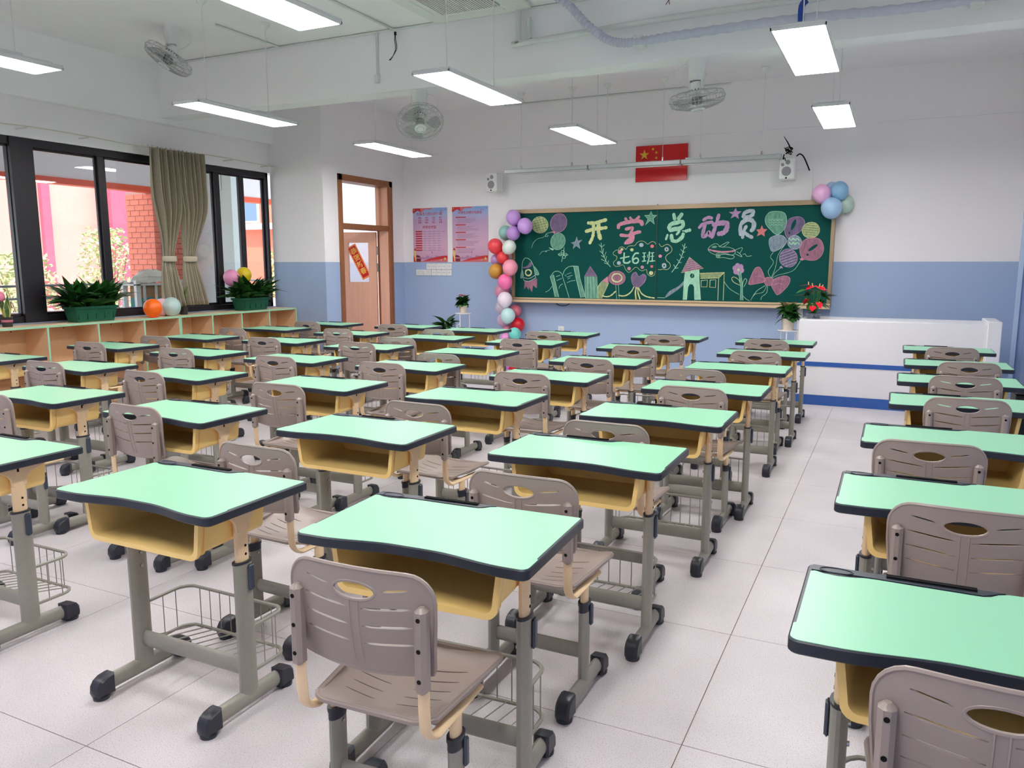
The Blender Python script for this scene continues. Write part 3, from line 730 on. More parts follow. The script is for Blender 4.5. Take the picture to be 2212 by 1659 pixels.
CHALK = """balloon;f;y;0;-4226 1983 -4218 1935 -4235 1890 -4271 1856 -4321 1841 -4374 1847 -4420 1873 -4450 1914 -4457 1962 -4440 2008 -4403 2041 -4353 2056 -4300 2050 -4255 2024
balloon;c;Y;7;-4226 1983 -4218 1935 -4235 1890 -4271 1856 -4321 1841 -4374 1847 -4420 1873 -4450 1914 -4457 1962 -4440 2008 -4403 2041 -4353 2056 -4300 2050 -4255 2024
balloon;s;Y;7;-4430 2013 -4289 2041
balloon;s;Y;7;-4446 1977 -4256 2015
balloon;s;Y;7;-4447 1943 -4237 1986
balloon;s;Y;7;-4438 1911 -4228 1954
balloon;s;Y;7;-4419 1882 -4229 1921
balloon;s;Y;7;-4385 1856 -4245 1885
balloon;s;Y;7;-4277 2035 -4229 1912
balloon;s;Y;7;-4329 2048 -4261 1874
balloon;s;Y;7;-4374 2043 -4300 1855
balloon;s;Y;7;-4414 2023 -4345 1849
balloon;s;Y;7;-4446 1986 -4397 1862
balloon;f;l;0;-3958 1929 -3988 1883 -4034 1853 -4087 1845 -4136 1862 -4171 1900 -4185 1951 -4176 2006 -4145 2053 -4098 2082 -4046 2089 -3998 2072 -3963 2034 -3949 1983
balloon;c;P;7;-3958 1929 -3988 1883 -4034 1853 -4087 1845 -4136 1862 -4171 1900 -4185 1951 -4176 2006 -4145 2053 -4098 2082 -4046 2089 -3998 2072 -3963 2034 -3949 1983
balloon;F;P;0;-4118 1862 -4186 1852 -4143 1840 -4118 1821 -4111 1851
balloon;s;G;6;-4174 1846 -4242 1831 -4254 1791 -4217 1800 -4240 1816 -4292 1781 -4367 1765 -4431 1714 -4458 1646
balloon;f;g;0;-3974 1701 -3997 1658 -4035 1628 -4081 1618 -4126 1629 -4160 1660 -4178 1704 -4174 1753 -4151 1796 -4113 1826 -4067 1836 -4022 1824 -3988 1794 -3971 1750
balloon;c;G;7;-3974 1701 -3997 1658 -4035 1628 -4081 1618 -4126 1629 -4160 1660 -4178 1704 -4174 1753 -4151 1796 -4113 1826 -4067 1836 -4022 1824 -3988 1794 -3971 1750
balloon;s;g;7;-4174 1738 -4085 1818
balloon;s;g;7;-4167 1703 -4047 1811
balloon;s;g;7;-4151 1677 -4019 1797
balloon;s;g;7;-4129 1657 -3997 1777
balloon;s;g;7;-4100 1642 -3981 1751
balloon;s;g;7;-4062 1636 -3974 1716
balloon;F;G;0;-4147 1632 -4210 1650 -4172 1619 -4141 1607 -4135 1626
balloon;s;G;6;-4191 1615 -4241 1604 -4253 1590 -4234 1599 -4266 1599 -4303 1594 -4338 1556
star;F;w;0;-3806 1785 -3790 1729 -3730 1742 -3777 1701 -3759 1627 -3813 1668 -3858 1627 -3845 1685 -3886 1706 -3829 1718
star;C;W;6;-3806 1785 -3790 1729 -3730 1742 -3777 1701 -3759 1627 -3813 1668 -3858 1627 -3845 1685 -3886 1706 -3829 1718
flower;s;G;9;-3983 1647 -3998 1552 -4018 1462
flower;s;G;8;-4072 1555 -4004 1552 -3928 1549
flower;c;G;8;-3978 1590 -3985 1578 -4002 1572 -4019 1578 -4027 1591 -4020 1603 -4002 1608 -3985 1603
flower;c;G;8;-3962 1520 -3969 1508 -3986 1503 -4004 1508 -4011 1521 -4004 1533 -3987 1539 -3969 1533
flower;c;G;8;-4014 1554 -4021 1542 -4039 1537 -4056 1542 -4063 1555 -4056 1567 -4039 1573 -4021 1567
flower;c;G;8;-3940 1552 -3947 1539 -3965 1534 -3982 1539 -3989 1552 -3982 1565 -3965 1570 -3948 1565
rocket;s;G;8;-4570 1202 -4596 1289 -4603 1382 -4590 1463 -4551 1511 -4481 1486 -4436 1417 -4414 1336 -4396 1244
rocket;f;l;0;-4596 1388 -4532 1399 -4474 1459 -4448 1422 -4493 1382 -4583 1370
rocket;c;Y;18;-4462 1313 -4468 1293 -4484 1279 -4506 1273 -4527 1278 -4544 1293 -4549 1312 -4544 1332 -4528 1347 -4506 1352 -4484 1347 -4468 1332
rocket;f;g;0;-4599 1353 -4622 1266 -4615 1236 -4580 1266
rocket;c;G;6;-4599 1353 -4622 1266 -4615 1236 -4580 1266
rocket;f;g;0;-4423 1394 -4378 1353 -4347 1290 -4401 1292
rocket;c;G;6;-4423 1394 -4378 1353 -4347 1290 -4401 1292
rocket;s;W;10;-4573 1245 -4493 1234 -4403 1279
rocket;s;W;10;-4570 1205 -4492 1197 -4395 1244
rocket;F;p;0;-4563 1199 -4570 1085 -4537 1129 -4501 1078 -4492 1116 -4451 1046 -4434 1145 -4412 1122 -4379 1105 -4375 1235 -4492 1191
book;F;g;0;-4182 1259 -4141 1289 -4123 1269 -4054 990 -4110 994 -4149 1154
book;S;G;9;-4182 1259 -4149 1154 -4110 994
book;S;G;9;-4135 1286 -4054 990
book;s;G;9;-4182 1259 -4126 1323 -4064 1332 -4014 1298 -3997 1247 -3969 1168 -3937 1077 -3906 987
book;s;G;9;-3998 1292 -3971 1351 -3917 1392 -3856 1402 -3789 1400
book;F;g;0;-3850 1400 -3780 1400 -3756 1237 -3674 996 -3741 990 -3805 1226
book;S;G;9;-3846 1400 -3805 1226 -3741 990
book;S;G;9;-3783 1400 -3754 1238 -3674 996
book;s;G;7;-4094 1263 -4038 1281
book;s;G;7;-4087 1210 -4013 1241
book;s;G;7;-4055 1104 -4037 1144 -4000 1167
book;s;G;7;-3946 1293 -3879 1316
book;s;G;7;-3939 1256 -3860 1282
book;s;G;7;-3927 1234 -3896 1248
book;s;G;7;-3939 1182 -3884 1205 -3823 1214
book;s;G;7;-3952 1270 -3971 1287
book;s;G;7;-4249 1055 -4199 1079 -4155 1131
pencil;F;g;0;-3690 1266 -3517 1267 -3494 983 -3680 979
pencil;F;l;0;-3690 1272 -3612 1400 -3517 1273
pencil;C;P;6;-3690 1272 -3612 1400 -3517 1273
pencil;s;G;8;-3688 1263 -3674 982
pencil;s;G;8;-3651 1263 -3637 982
pencil;s;G;8;-3606 1263 -3592 983
pencil;s;G;8;-3565 1264 -3550 984
pencil;s;G;8;-3519 1264 -3505 985
pencil;F;y;0;-3451 1204 -3356 1180 -3447 984 -3494 983 -3503 1139
pencil;F;P;0;-3451 1207 -3370 1272 -3356 1180
pencil;S;Y;7;-3451 1204 -3503 1139 -3494 983
pencil;S;Y;7;-3356 1180 -3447 984
lollipop;f;p;0;-3132 1251 -3142 1213 -3172 1182 -3217 1165 -3267 1164 -3312 1181 -3345 1211 -3357 1250 -3346 1288 -3315 1319 -3270 1336 -3220 1336 -3175 1319 -3144 1289
lollipop;c;P;7;-3132 1251 -3142 1213 -3172 1182 -3217 1165 -3267 1164 -3312 1181 -3345 1211 -3357 1250 -3346 1288 -3315 1319 -3270 1336 -3220 1336 -3175 1319 -3144 1289
lollipop;c;Y;17;-3177 1253 -3183 1230 -3201 1212 -3228 1201 -3258 1201 -3285 1211 -3304 1229 -3311 1252 -3305 1275 -3286 1294 -3260 1304 -3230 1304 -3203 1294 -3184 1276
lollipop;s;G;7;-3259 1159 -3241 982
lollipop;s;G;7;-3222 1159 -3209 988
heart;f;l;0;-2959 1274 -2991 1325 -3036 1303 -3051 1243 -3027 1167 -2980 1128 -2924 1152 -2870 1212 -2858 1275 -2894 1301 -2937 1277
heart;c;L;6;-2959 1274 -2991 1325 -3036 1303 -3051 1243 -3027 1167 -2980 1128 -2924 1152 -2870 1212 -2858 1275 -2894 1301 -2937 1277
heart;s;Y;18;-2983 1128 -2993 1069 -2983 987
heart;s;Y;16;-2963 1124 -2956 1059 -2931 988
heart;s;Y;16;-2952 1124 -2911 1057 -2842 1017 -2746 1002
heart;s;Y;16;-3017 1134 -3047 1079 -3104 1034 -3161 1020 -3213 1027
heart;s;Y;16;-3261 1076 -3324 1022 -3382 1007 -3436 1017
branch;s;G;10;-3468 1698 -3452 1593 -3397 1467 -3335 1393
branch;s;G;8;-3459 1643 -3497 1681
branch;s;G;8;-3459 1643 -3421 1678
branch;s;G;8;-3442 1560 -3485 1599
branch;s;G;8;-3442 1560 -3434 1628
branch;s;G;8;-3421 1511 -3461 1538
branch;s;G;8;-3425 1511 -3398 1582
branch;s;G;8;-3403 1461 -3462 1492
branch;s;G;8;-3403 1467 -3390 1527
branch;s;G;8;-3373 1428 -3420 1445
branch;s;G;8;-3373 1428 -3362 1472
branch;s;G;11;-2373 1676 -2406 1535 -2455 1430 -2526 1330
branch;s;G;8;-2379 1623 -2407 1667
branch;s;G;8;-2381 1618 -2350 1639
branch;s;G;8;-2392 1574 -2422 1607
branch;s;G;8;-2392 1568 -2370 1579
branch;s;G;8;-2407 1513 -2437 1552
branch;s;G;8;-2409 1508 -2385 1513
branch;s;G;8;-2434 1458 -2468 1486
branch;s;G;8;-2439 1447 -2411 1447
branch;s;G;8;-2482 1381 -2506 1419
branch;s;G;8;-2487 1375 -2448 1381
lettering;s;Y;43;-3647 1958 -3564 1954 -3494 1971 -3411 1991
lettering;s;Y;43;-3675 1852 -3563 1878 -3481 1884 -3405 1893
lettering;s;Y;43;-3579 1957 -3575 1869 -3585 1781 -3622 1703
lettering;s;Y;50;-3503 1966 -3510 1868 -3493 1791 -3481 1760
lettering;s;P;34;-3146 2001 -3120 1966
lettering;s;P;34;-3083 2010 -3058 1977
lettering;s;P;41;-2974 2015 -3010 1974
lettering;s;P;47;-3238 1893 -3221 1929 -3114 1955 -2990 1967 -2931 1953
lettering;s;P;47;-2936 1953 -2927 1926
lettering;s;P;38;-3134 1869 -3055 1886 -3060 1849 -3076 1806
lettering;s;P;41;-3201 1795 -3098 1787 -3009 1821 -2955 1831
lettering;f;P;0;-3077 1838 -3031 1816 -3021 1752 -3049 1696 -3119 1677 -3159 1686 -3131 1732 -3076 1779
star;F;g;0;-2815 2082 -2794 2034 -2739 2033 -2785 1992 -2767 1923 -2823 1971 -2886 1915 -2851 1988 -2897 2035 -2836 2035
star;C;G;10;-2815 2082 -2794 2034 -2739 2033 -2785 1992 -2767 1923 -2823 1971 -2886 1915 -2851 1988 -2897 2035 -2836 2035
lettering;s;G;40;-2525 2036 -2512 1981
lettering;s;G;47;-2427 2034 -2462 1986
lettering;s;G;28;-2597 1786 -2613 1736
lettering;s;G;45;-2546 1779 -2533 1722 -2476 1710 -2415 1755 -2400 1793
lettering;s;G;31;-2451 1827 -2478 1795
lettering;s;G;14;-2409 1834 -2362 1831
lettering;s;G;45;-2362 1831 -2323 1841
lettering;c;G;50;-2577 1881 -2550 1920 -2477 1937 -2413 1946 -2408 1892 -2452 1863 -2509 1858 -2559 1848
lettering;s;L;40;-2151 1962 -2103 1988 -2060 1981
lettering;s;L;36;-2203 1871 -2155 1914 -2052 1933
lettering;s;L;43;-2133 1913 -2154 1816 -2158 1760 -2117 1773 -2084 1815 -2071 1770
lettering;s;L;43;-1975 2011 -2003 1899 -2046 1755
lettering;s;L;59;-2024 1900 -1949 1918 -1877 1913 -1872 1854 -1907 1804 -1961 1792
lettering;c;W;45;-1677 1982 -1674 2027 -1628 2049 -1578 2050 -1579 2008 -1620 1986
lettering;s;W;47;-1705 1782 -1712 1877 -1675 1933 -1603 1949 -1559 1911 -1562 1848 -1581 1825
lettering;s;W;38;-1646 1871 -1665 1829 -1682 1745
lettering;s;W;40;-1669 1808 -1615 1765 -1575 1745
star;F;L;0;-1776 2095 -1759 2053 -1706 2051 -1746 2015 -1736 1962 -1780 1995 -1832 1970 -1810 2017 -1856 2045 -1801 2049
star;F;R;0;-1465 1883 -1445 1839 -1400 1835 -1433 1799 -1426 1749 -1466 1778 -1516 1755 -1501 1800 -1527 1832 -1482 1838
lettering;s;G;18;-3199 1502 -3147 1512 -3091 1523
lettering;s;G;23;-3153 1565 -3155 1508 -3158 1458 -3135 1442 -3095 1445 -3074 1462
lettering;s;G;20;-2966 1565 -3005 1562 -3036 1517 -3038 1469 -3020 1442 -2985 1441 -2963 1467 -2972 1497 -3002 1503 -3027 1484
lettering;s;G;13;-2908 1567 -2869 1569
lettering;s;G;13;-2909 1520 -2873 1522
lettering;s;G;14;-2911 1463 -2866 1469
lettering;s;G;15;-2889 1568 -2888 1464
lettering;s;G;11;-2845 1544 -2846 1511
lettering;s;G;17;-2822 1577 -2826 1497 -2844 1436
lettering;s;G;13;-2802 1567 -2762 1571
lettering;s;G;13;-2805 1524 -2763 1527
lettering;s;G;14;-2814 1463 -2751 1469
lettering;s;G;15;-2782 1567 -2783 1464
cloud;s;Y;6;-2744 1675 -2757 1700 -2791 1708 -2820 1694 -2848 1676 -2878 1700 -2913 1716 -2952 1715 -2987 1696 -3015 1663 -3065 1659 -3105 1650 -3129 1615 -3149 1627 -3170 1644 -3200 1646 -3225 1627 -3229 1608 -3265 1604 -3300 1575 -3294 1547 -3263 1532 -3248 1513 -3262 1479 -3292 1455 -3291 1422 -3260 1398 -3220 1402 -3175 1419 -3149 1403 -3133 1364 -3097 1326 -3072 1329 -3033 1360 -3004 1386 -2974 1384 -2943 1355 -2908 1344 -2874 1358 -2850 1351 -2844 1313 -2818 1285 -2784 1275 -2750 1295 -2741 1332 -2732 1344
cloud;s;Y;7;-2698 1681 -2683 1655 -2659 1644 -2630 1662 -2592 1671 -2553 1649 -2533 1608 -2551 1571 -2593 1543 -2611 1511 -2596 1469 -2561 1441 -2548 1403 -2569 1371 -2602 1359 -2641 1366 -2674 1358 -2703 1361
cloud;f;P;0;-3183 1582 -3190 1566 -3206 1557 -3225 1560 -3237 1574 -3237 1591 -3225 1604 -3207 1607 -3190 1598
cloud;f;Y;0;-3166 1615 -3170 1604 -3181 1598 -3194 1600 -3203 1609 -3203 1621 -3195 1630 -3182 1632 -3171 1626
cloud;f;Y;0;-3031 1608 -3036 1595 -3049 1588 -3063 1591 -3073 1601 -3074 1615 -3064 1625 -3049 1627 -3036 1621
cloud;f;W;0;-2902 1668 -2908 1652 -2925 1643 -2944 1646 -2956 1660 -2957 1677 -2945 1690 -2926 1693 -2909 1684
cloud;f;R;0;-2766 1651 -2771 1637 -2785 1630 -2800 1632 -2811 1644 -2811 1658 -2801 1669 -2786 1672 -2772 1664
cloud;f;P;0;-2660 1527 -2665 1514 -2677 1507 -2692 1510 -2702 1520 -2702 1534 -2693 1544 -2678 1547 -2665 1540
cloud;f;W;0;-3196 1442 -3202 1427 -3217 1419 -3235 1421 -3247 1434 -3247 1450 -3236 1462 -3218 1465 -3202 1457
cloud;f;P;0;-3061 1372 -3066 1358 -3080 1350 -3096 1353 -3107 1364 -3107 1379 -3097 1390 -3081 1393 -3067 1386
cloud;f;P;0;-2888 1389 -2893 1376 -2906 1369 -2921 1371 -2931 1382 -2932 1396 -2922 1406 -2907 1409 -2894 1402
cloud;f;R;0;-2768 1398 -2772 1387 -2782 1381 -2795 1383 -2803 1392 -2804 1404 -2796 1413 -2783 1415 -2772 1409
cloud;f;Y;0;-2766 1316 -2772 1300 -2788 1291 -2806 1294 -2818 1307 -2819 1324 -2807 1337 -2789 1340 -2773 1332
cloud;c;W;17;-2584 1610 -2588 1598 -2599 1591 -2611 1594 -2619 1604 -2620 1617 -2612 1627 -2600 1630 -2589 1623
cloud;c;W;20;-2608 1408 -2612 1393 -2623 1385 -2637 1388 -2645 1400 -2646 1416 -2638 1428 -2625 1431 -2613 1423
airplane;s;G;7;-2089 1610 -2058 1648 -2005 1674 -1966 1663 -1947 1636 -1842 1629 -1763 1594 -1782 1538 -1881 1546 -1988 1539 -2066 1575 -2089 1610
airplane;s;G;7;-1949 1641 -1865 1688 -1842 1683 -1906 1630
airplane;s;G;7;-1765 1591 -1724 1612 -1677 1620 -1706 1559 -1738 1575
airplane;s;G;7;-1989 1542 -1970 1560 -1892 1557 -1771 1522 -1804 1490 -1890 1506 -1976 1506 -1988 1539
airplane;s;G;7;-1755 1548 -1680 1514 -1709 1556
airplane;s;G;7;-1668 1543 -1642 1548 -1623 1521 -1568 1526
airplane;s;P;18;-2076 1603 -1990 1582 -1871 1574 -1774 1586
airplane;f;g;0;-1979 1638 -1986 1628 -2004 1622 -2026 1622 -2041 1628 -2043 1638 -2029 1646 -2008 1649 -1988 1646
airplane;f;g;0;-1932 1528 -1937 1515 -1952 1509 -1970 1511 -1982 1521 -1982 1535 -1971 1545 -1954 1547 -1938 1540
house;F;p;0;-2312 1513 -2135 1376 -2410 1320
house;S;W;5;-2326 1486 -2287 1493
house;S;W;5;-2340 1458 -2261 1474
house;S;W;5;-2354 1430 -2236 1454
house;S;W;5;-2368 1403 -2211 1434
house;S;W;5;-2382 1375 -2185 1415
house;S;W;5;-2396 1347 -2160 1395
house;C;Y;7;-2312 1513 -2135 1376 -2410 1320
house;F;G;0;-2362 1334 -2184 1361 -2178 1227 -2152 990 -2234 988 -2243 1149 -2263 1177 -2295 1182 -2316 1148 -2326 987 -2378 985 -2374 1203
house;f;D;0;-2242 1285 -2244 1272 -2252 1261 -2263 1255 -2276 1255 -2288 1261 -2296 1271 -2300 1285 -2297 1298 -2289 1309 -2278 1315 -2265 1315 -2253 1309 -2245 1299
house;c;G;6;-2242 1285 -2244 1272 -2252 1261 -2263 1255 -2276 1255 -2288 1261 -2296 1271 -2300 1285 -2297 1298 -2289 1309 -2278 1315 -2265 1315 -2253 1309 -2245 1299
house;s;G;7;-2270 1271 -2267 1293 -2259 1309
house;F;y;0;-2177 1315 -1881 1328 -1943 1260 -2166 1254
house;S;Y;9;-2177 1315 -1881 1328 -1880 990
house;S;Y;9;-1881 1328 -1945 1260 -2166 1252
house;S;Y;9;-1945 1260 -1945 988
house;S;Y;9;-2157 1227 -2080 1234 -2083 1151 -2155 1150 -2157 1227
house;S;Y;9;-2048 1234 -1979 1238 -1979 1144 -2050 1146 -2048 1234
house;s;G;7;-1876 1214 -1810 1133 -1695 1064
house;s;G;7;-1641 1043 -1608 1011 -1570 991
path;f;w;0;-2373 1220 -2384 1164 -2495 1073 -2602 1007 -2553 1089 -2441 1152
path;s;G;9;-2701 1008 -2608 1007
flower;f;L;0;-1647 1354 -1653 1333 -1670 1322 -1690 1325 -1704 1342 -1705 1364 -1693 1381 -1673 1385 -1655 1374
flower;f;L;0;-1675 1324 -1681 1303 -1698 1292 -1719 1296 -1732 1313 -1733 1335 -1721 1352 -1701 1356 -1683 1345
flower;f;L;0;-1714 1337 -1720 1316 -1737 1305 -1758 1309 -1771 1325 -1772 1348 -1760 1365 -1740 1368 -1722 1357
flower;f;L;0;-1725 1379 -1731 1358 -1748 1347 -1768 1351 -1782 1367 -1783 1390 -1771 1407 -1751 1410 -1733 1399
flower;f;L;0;-1697 1408 -1703 1387 -1720 1376 -1740 1380 -1754 1397 -1755 1419 -1742 1436 -1723 1440 -1704 1429
flower;f;L;0;-1658 1395 -1664 1375 -1681 1364 -1701 1367 -1715 1384 -1716 1406 -1703 1423 -1684 1427 -1666 1416
flower;f;Y;0;-1699 1359 -1704 1347 -1715 1342 -1726 1347 -1731 1358 -1727 1370 -1716 1375 -1705 1370
flower;F;g;0;-1712 1337 -1686 1337 -1662 1200 -1644 994 -1678 994 -1677 1135
flower;S;G;6;-1712 1337 -1677 1135 -1678 994
flower;S;G;6;-1686 1337 -1662 1200 -1644 994
flower;s;Y;8;-1689 1176 -1760 1209 -1789 1252 -1763 1274 -1708 1242 -1689 1205
flower;s;G;8;-1656 1146 -1654 1210 -1629 1256 -1610 1227 -1641 1157
balloon;f;g;0;-1295 2039 -1381 2032 -1429 1971 -1420 1897 -1360 1823 -1287 1770 -1219 1821 -1188 1903 -1202 1996 -1239 2028
balloon;c;G;7;-1295 2039 -1381 2032 -1429 1971 -1420 1897 -1360 1823 -1287 1770 -1219 1821 -1188 1903 -1202 1996 -1239 2028
balloon;s;G;6;-1392 1950 -1371 1935 -1351 1949 -1330 1934 -1311 1948 -1290 1933 -1270 1947 -1249 1932 -1230 1946
balloon;s;G;6;-1390 1919 -1369 1904 -1350 1918 -1329 1903 -1309 1917 -1288 1902 -1269 1916 -1248 1901 -1228 1915
balloon;s;G;6;-1389 1893 -1368 1878 -1348 1892 -1327 1877 -1308 1891 -1287 1876 -1267 1890 -1247 1875 -1227 1889
balloon;f;l;0;-1082 1972 -1165 1943 -1206 1862 -1197 1779 -1159 1721 -1096 1757 -1020 1817 -987 1898 -1017 1955
balloon;c;L;6;-1082 1972 -1165 1943 -1206 1862 -1197 1779 -1159 1721 -1096 1757 -1020 1817 -987 1898 -1017 1955
balloon;f;D;0;-1091 1872 -1102 1848 -1114 1830 -1125 1821 -1134 1825 -1137 1840 -1136 1862 -1129 1889 -1118 1913 -1106 1931 -1095 1939 -1086 1936 -1083 1921 -1084 1899
balloon;f;D;0;-1141 1786 -1144 1777 -1151 1773 -1159 1777 -1163 1787 -1160 1796 -1153 1800 -1145 1796
balloon;f;y;0;-826 1839 -823 1799 -839 1762 -870 1736 -911 1725 -952 1732 -987 1755 -1008 1791 -1011 1831 -995 1868 -963 1895 -923 1905 -881 1898 -847 1875
balloon;c;Y;7;-826 1839 -823 1799 -839 1762 -870 1736 -911 1725 -952 1732 -987 1755 -1008 1791 -1011 1831 -995 1868 -963 1895 -923 1905 -881 1898 -847 1875
balloon;s;Y;7;-966 1889 -862 1876
balloon;s;Y;7;-986 1864 -845 1847
balloon;s;Y;7;-995 1838 -838 1819
balloon;s;Y;7;-996 1811 -839 1792
balloon;s;Y;7;-989 1784 -848 1767
balloon;s;Y;7;-972 1754 -867 1742
balloon;f;w;0;-1307 1760 -1366 1730 -1373 1667 -1338 1578 -1268 1593 -1200 1644 -1175 1696 -1210 1748 -1266 1767
balloon;c;W;6;-1307 1760 -1366 1730 -1373 1667 -1338 1578 -1268 1593 -1200 1644 -1175 1696 -1210 1748 -1266 1767
balloon;f;w;0;-1009 1678 -1015 1644 -1035 1616 -1065 1600 -1100 1601 -1132 1617 -1155 1645 -1165 1680 -1159 1715 -1138 1743 -1108 1758 -1073 1757 -1042 1741 -1019 1713
balloon;c;W;7;-1009 1678 -1015 1644 -1035 1616 -1065 1600 -1100 1601 -1132 1617 -1155 1645 -1165 1680 -1159 1715 -1138 1743 -1108 1758 -1073 1757 -1042 1741 -1019 1713
balloon;s;G;15;-1149 1724 -1126 1703 -1105 1724 -1082 1703 -1061 1723 -1038 1702
balloon;s;G;15;-1146 1678 -1123 1657 -1102 1677 -1080 1656 -1059 1677 -1036 1656
balloon;f;p;0;-917 1728 -993 1694 -1029 1622 -1003 1508 -942 1477 -844 1475 -780 1538 -770 1630 -819 1712
balloon;c;P;7;-917 1728 -993 1694 -1029 1622 -1003 1508 -942 1477 -844 1475 -780 1538 -770 1630 -819 1712
balloon;f;D;0;-873 1601 -895 1586 -915 1577 -929 1576 -934 1582 -928 1595 -914 1612 -894 1630 -871 1644 -851 1653 -838 1655 -833 1648 -839 1635 -853 1619
balloon;f;D;0;-925 1536 -928 1526 -937 1522 -946 1526 -951 1536 -947 1545 -938 1549 -929 1545
balloon;F;P;0;-998 1500 -1024 1487 -1001 1469 -972 1472
balloon;f;l;0;-1055 1533 -1047 1487 -1059 1442 -1088 1409 -1129 1393 -1174 1398 -1214 1423 -1240 1463 -1248 1510 -1237 1554 -1207 1588 -1166 1603 -1121 1598 -1082 1573
balloon;c;L;7;-1055 1533 -1047 1487 -1059 1442 -1088 1409 -1129 1393 -1174 1398 -1214 1423 -1240 1463 -1248 1510 -1237 1554 -1207 1588 -1166 1603 -1121 1598 -1082 1573
balloon;s;W;7;-1233 1551 -1119 1592
balloon;s;W;7;-1241 1514 -1088 1570
balloon;s;W;7;-1238 1482 -1069 1544
balloon;s;W;7;-1226 1452 -1057 1514
balloon;s;W;7;-1207 1425 -1054 1482
balloon;s;W;7;-1175 1403 -1062 1445
balloon;F;L;0;-1220 1409 -1246 1388 -1202 1378
balloon;s;G;6;-1322 1562 -1350 1509 -1312 1446 -1368 1341 -1334 1267
balloon;s;G;6;-1200 1644 -1265 1530 -1288 1383 -1329 1267
balloon;s;G;6;-1227 1383 -1286 1330 -1323 1267
balloon;s;G;6;-1011 1467 -1066 1373 -1134 1331 -1254 1299 -1313 1267
bow;f;p;0;-1406 1266 -1452 1372 -1489 1393 -1534 1356 -1585 1211 -1568 1184 -1496 1196 -1409 1218
bow;c;P;7;-1406 1266 -1452 1372 -1489 1393 -1534 1356 -1585 1211 -1568 1184 -1496 1196 -1409 1218
bow;f;p;0;-1302 1246 -1232 1278 -1162 1289 -1115 1253 -1145 1163 -1242 1068 -1285 1108 -1324 1182
bow;c;P;7;-1302 1246 -1232 1278 -1162 1289 -1115 1253 -1145 1163 -1242 1068 -1285 1108 -1324 1182
bow;f;p;0;-1411 1223 -1395 1264 -1349 1272 -1307 1251 -1301 1219 -1327 1180 -1381 1179
bow;c;P;7;-1411 1223 -1395 1264 -1349 1272 -1307 1251 -1301 1219 -1327 1180 -1381 1179
bow;s;G;6;-1391 1176 -1492 1105 -1555 996
bow;s;G;6;-1375 1171 -1418 1095 -1501 1073 -1540 1029
bow;s;G;6;-1365 1165 -1376 1085 -1426 1042 -1435 1004
bow;s;P;6;-1515 1281 -1469 1287 -1416 1261
bow;s;P;6;-1297 1240 -1231 1257 -1175 1247
bow;s;P;6;-1299 1182 -1239 1204 -1187 1183"""
flats = {}; depth = {}
CR = random.Random(9)
last = None; serial = 0
for line in CHALK.strip().split('\n'):
    pn, kind, colr, wd, nums = line.split(';')
    v = [int(q) / 1000 for q in nums.split()]; P = [(v[i] - ox, v[i + 1] - bz) for i in range(0, len(v), 2)]
    # a new part whenever the drawing changes place or kind
    cx = sum(p[0] for p in P) / len(P)
    if pn in ('lettering', 'balloon', 'star', 'flower', 'cloud', 'branch', 'pencil'):
        key = None
        for k2 in flats:
            if k2[0] == pn and min(abs(q[0] - cx) for q in flats[k2][1]) < (.16 if pn in ('lettering', 'star', 'flower', 'pencil') else .45): key = k2
        if key is None: key = (pn, len(flats)); flats[key] = [Flat(), []]
    else:
        key = (pn, 0)
        if key not in flats: flats[key] = [Flat(), []]
    fl_, cs = flats[key]; cs += P
    depth[key] = depth.get(key, 0) + 1
    base = .8e-3 if kind in 'fF' else 1.6e-3
    d = (ox * 0) + (oy - 9.79) + base + depth[key] * 2.5e-5
    W_ = int(wd) / 1000 * (.78 if int(wd) < 14 else 1)
    if kind == 'f': fl_.poly(catmull(P, True, 4), CHM[colr], d)
    elif kind == 'F': fl_.poly(P, CHM[colr], d)
    elif kind == 's': fl_.stroke(catmull(P, False, 5), W_, CHM[colr], d, False, CR)
    elif kind == 'c': fl_.stroke(catmull(P, True, 4), W_, CHM[colr], d, True, CR)
    elif kind == 'C': fl_.stroke(P, W_, CHM[colr], d, True)
    elif kind == 'S': fl_.stroke(P, W_, CHM[colr], d, False)
for (pn, _), (F_, _c) in flats.items(): F_.build('chalk_' + pn, bb)

# white projection surface above the board and flag
struct('trim_4', MB().bb(-4.86, -.935, YF - .012, YF, 2.158, 2.52, .003), mat('matte_white_board', (236, 234, 236), .5, .4))
fg = thing('national_flag', 'red flag with five yellow stars on the wall above the chalkboard', 'flag', (-2.722, YF - .034, 2.673))
FR = mat('flag_red', (206, 10, 18), .28, .5, var=.03); FY = mat('flag_yellow', (226, 186, 50), .4)
F = Flat(); fw, fh = .658, .438
def star_poly(cx, cz, r, rot):
    return [(cx + (r if i % 2 == 0 else r * .382) * cos(rot + pi / 2 + i * pi / 5), cz + (r if i % 2 == 0 else r * .382) * sin(rot + pi / 2 + i * pi / 5)) for i in range(10)]
F.rect(-fw / 2, fw / 2, -fh / 2, fh / 2, FR, .002)
ug, uv = fw / 30, fh / 20
F.poly(star_poly(-fw / 2 + 5 * ug, 5 * uv, 3 * uv, 0), FY, .0026)
for px_, pz_ in ((10, 8), (12, 6), (12, 3), (10, 1)):
    F.poly(star_poly(-fw / 2 + px_ * ug, pz_ * uv, 1 * uv, atan2(5 - pz_, 5 - px_) - pi / 2), FY, .0026)
F.build('flag_face', fg); part('flag_board', MB().bb(-fw / 2, fw / 2, -.0015, .004, -fh / 2, fh / 2), FR, fg)

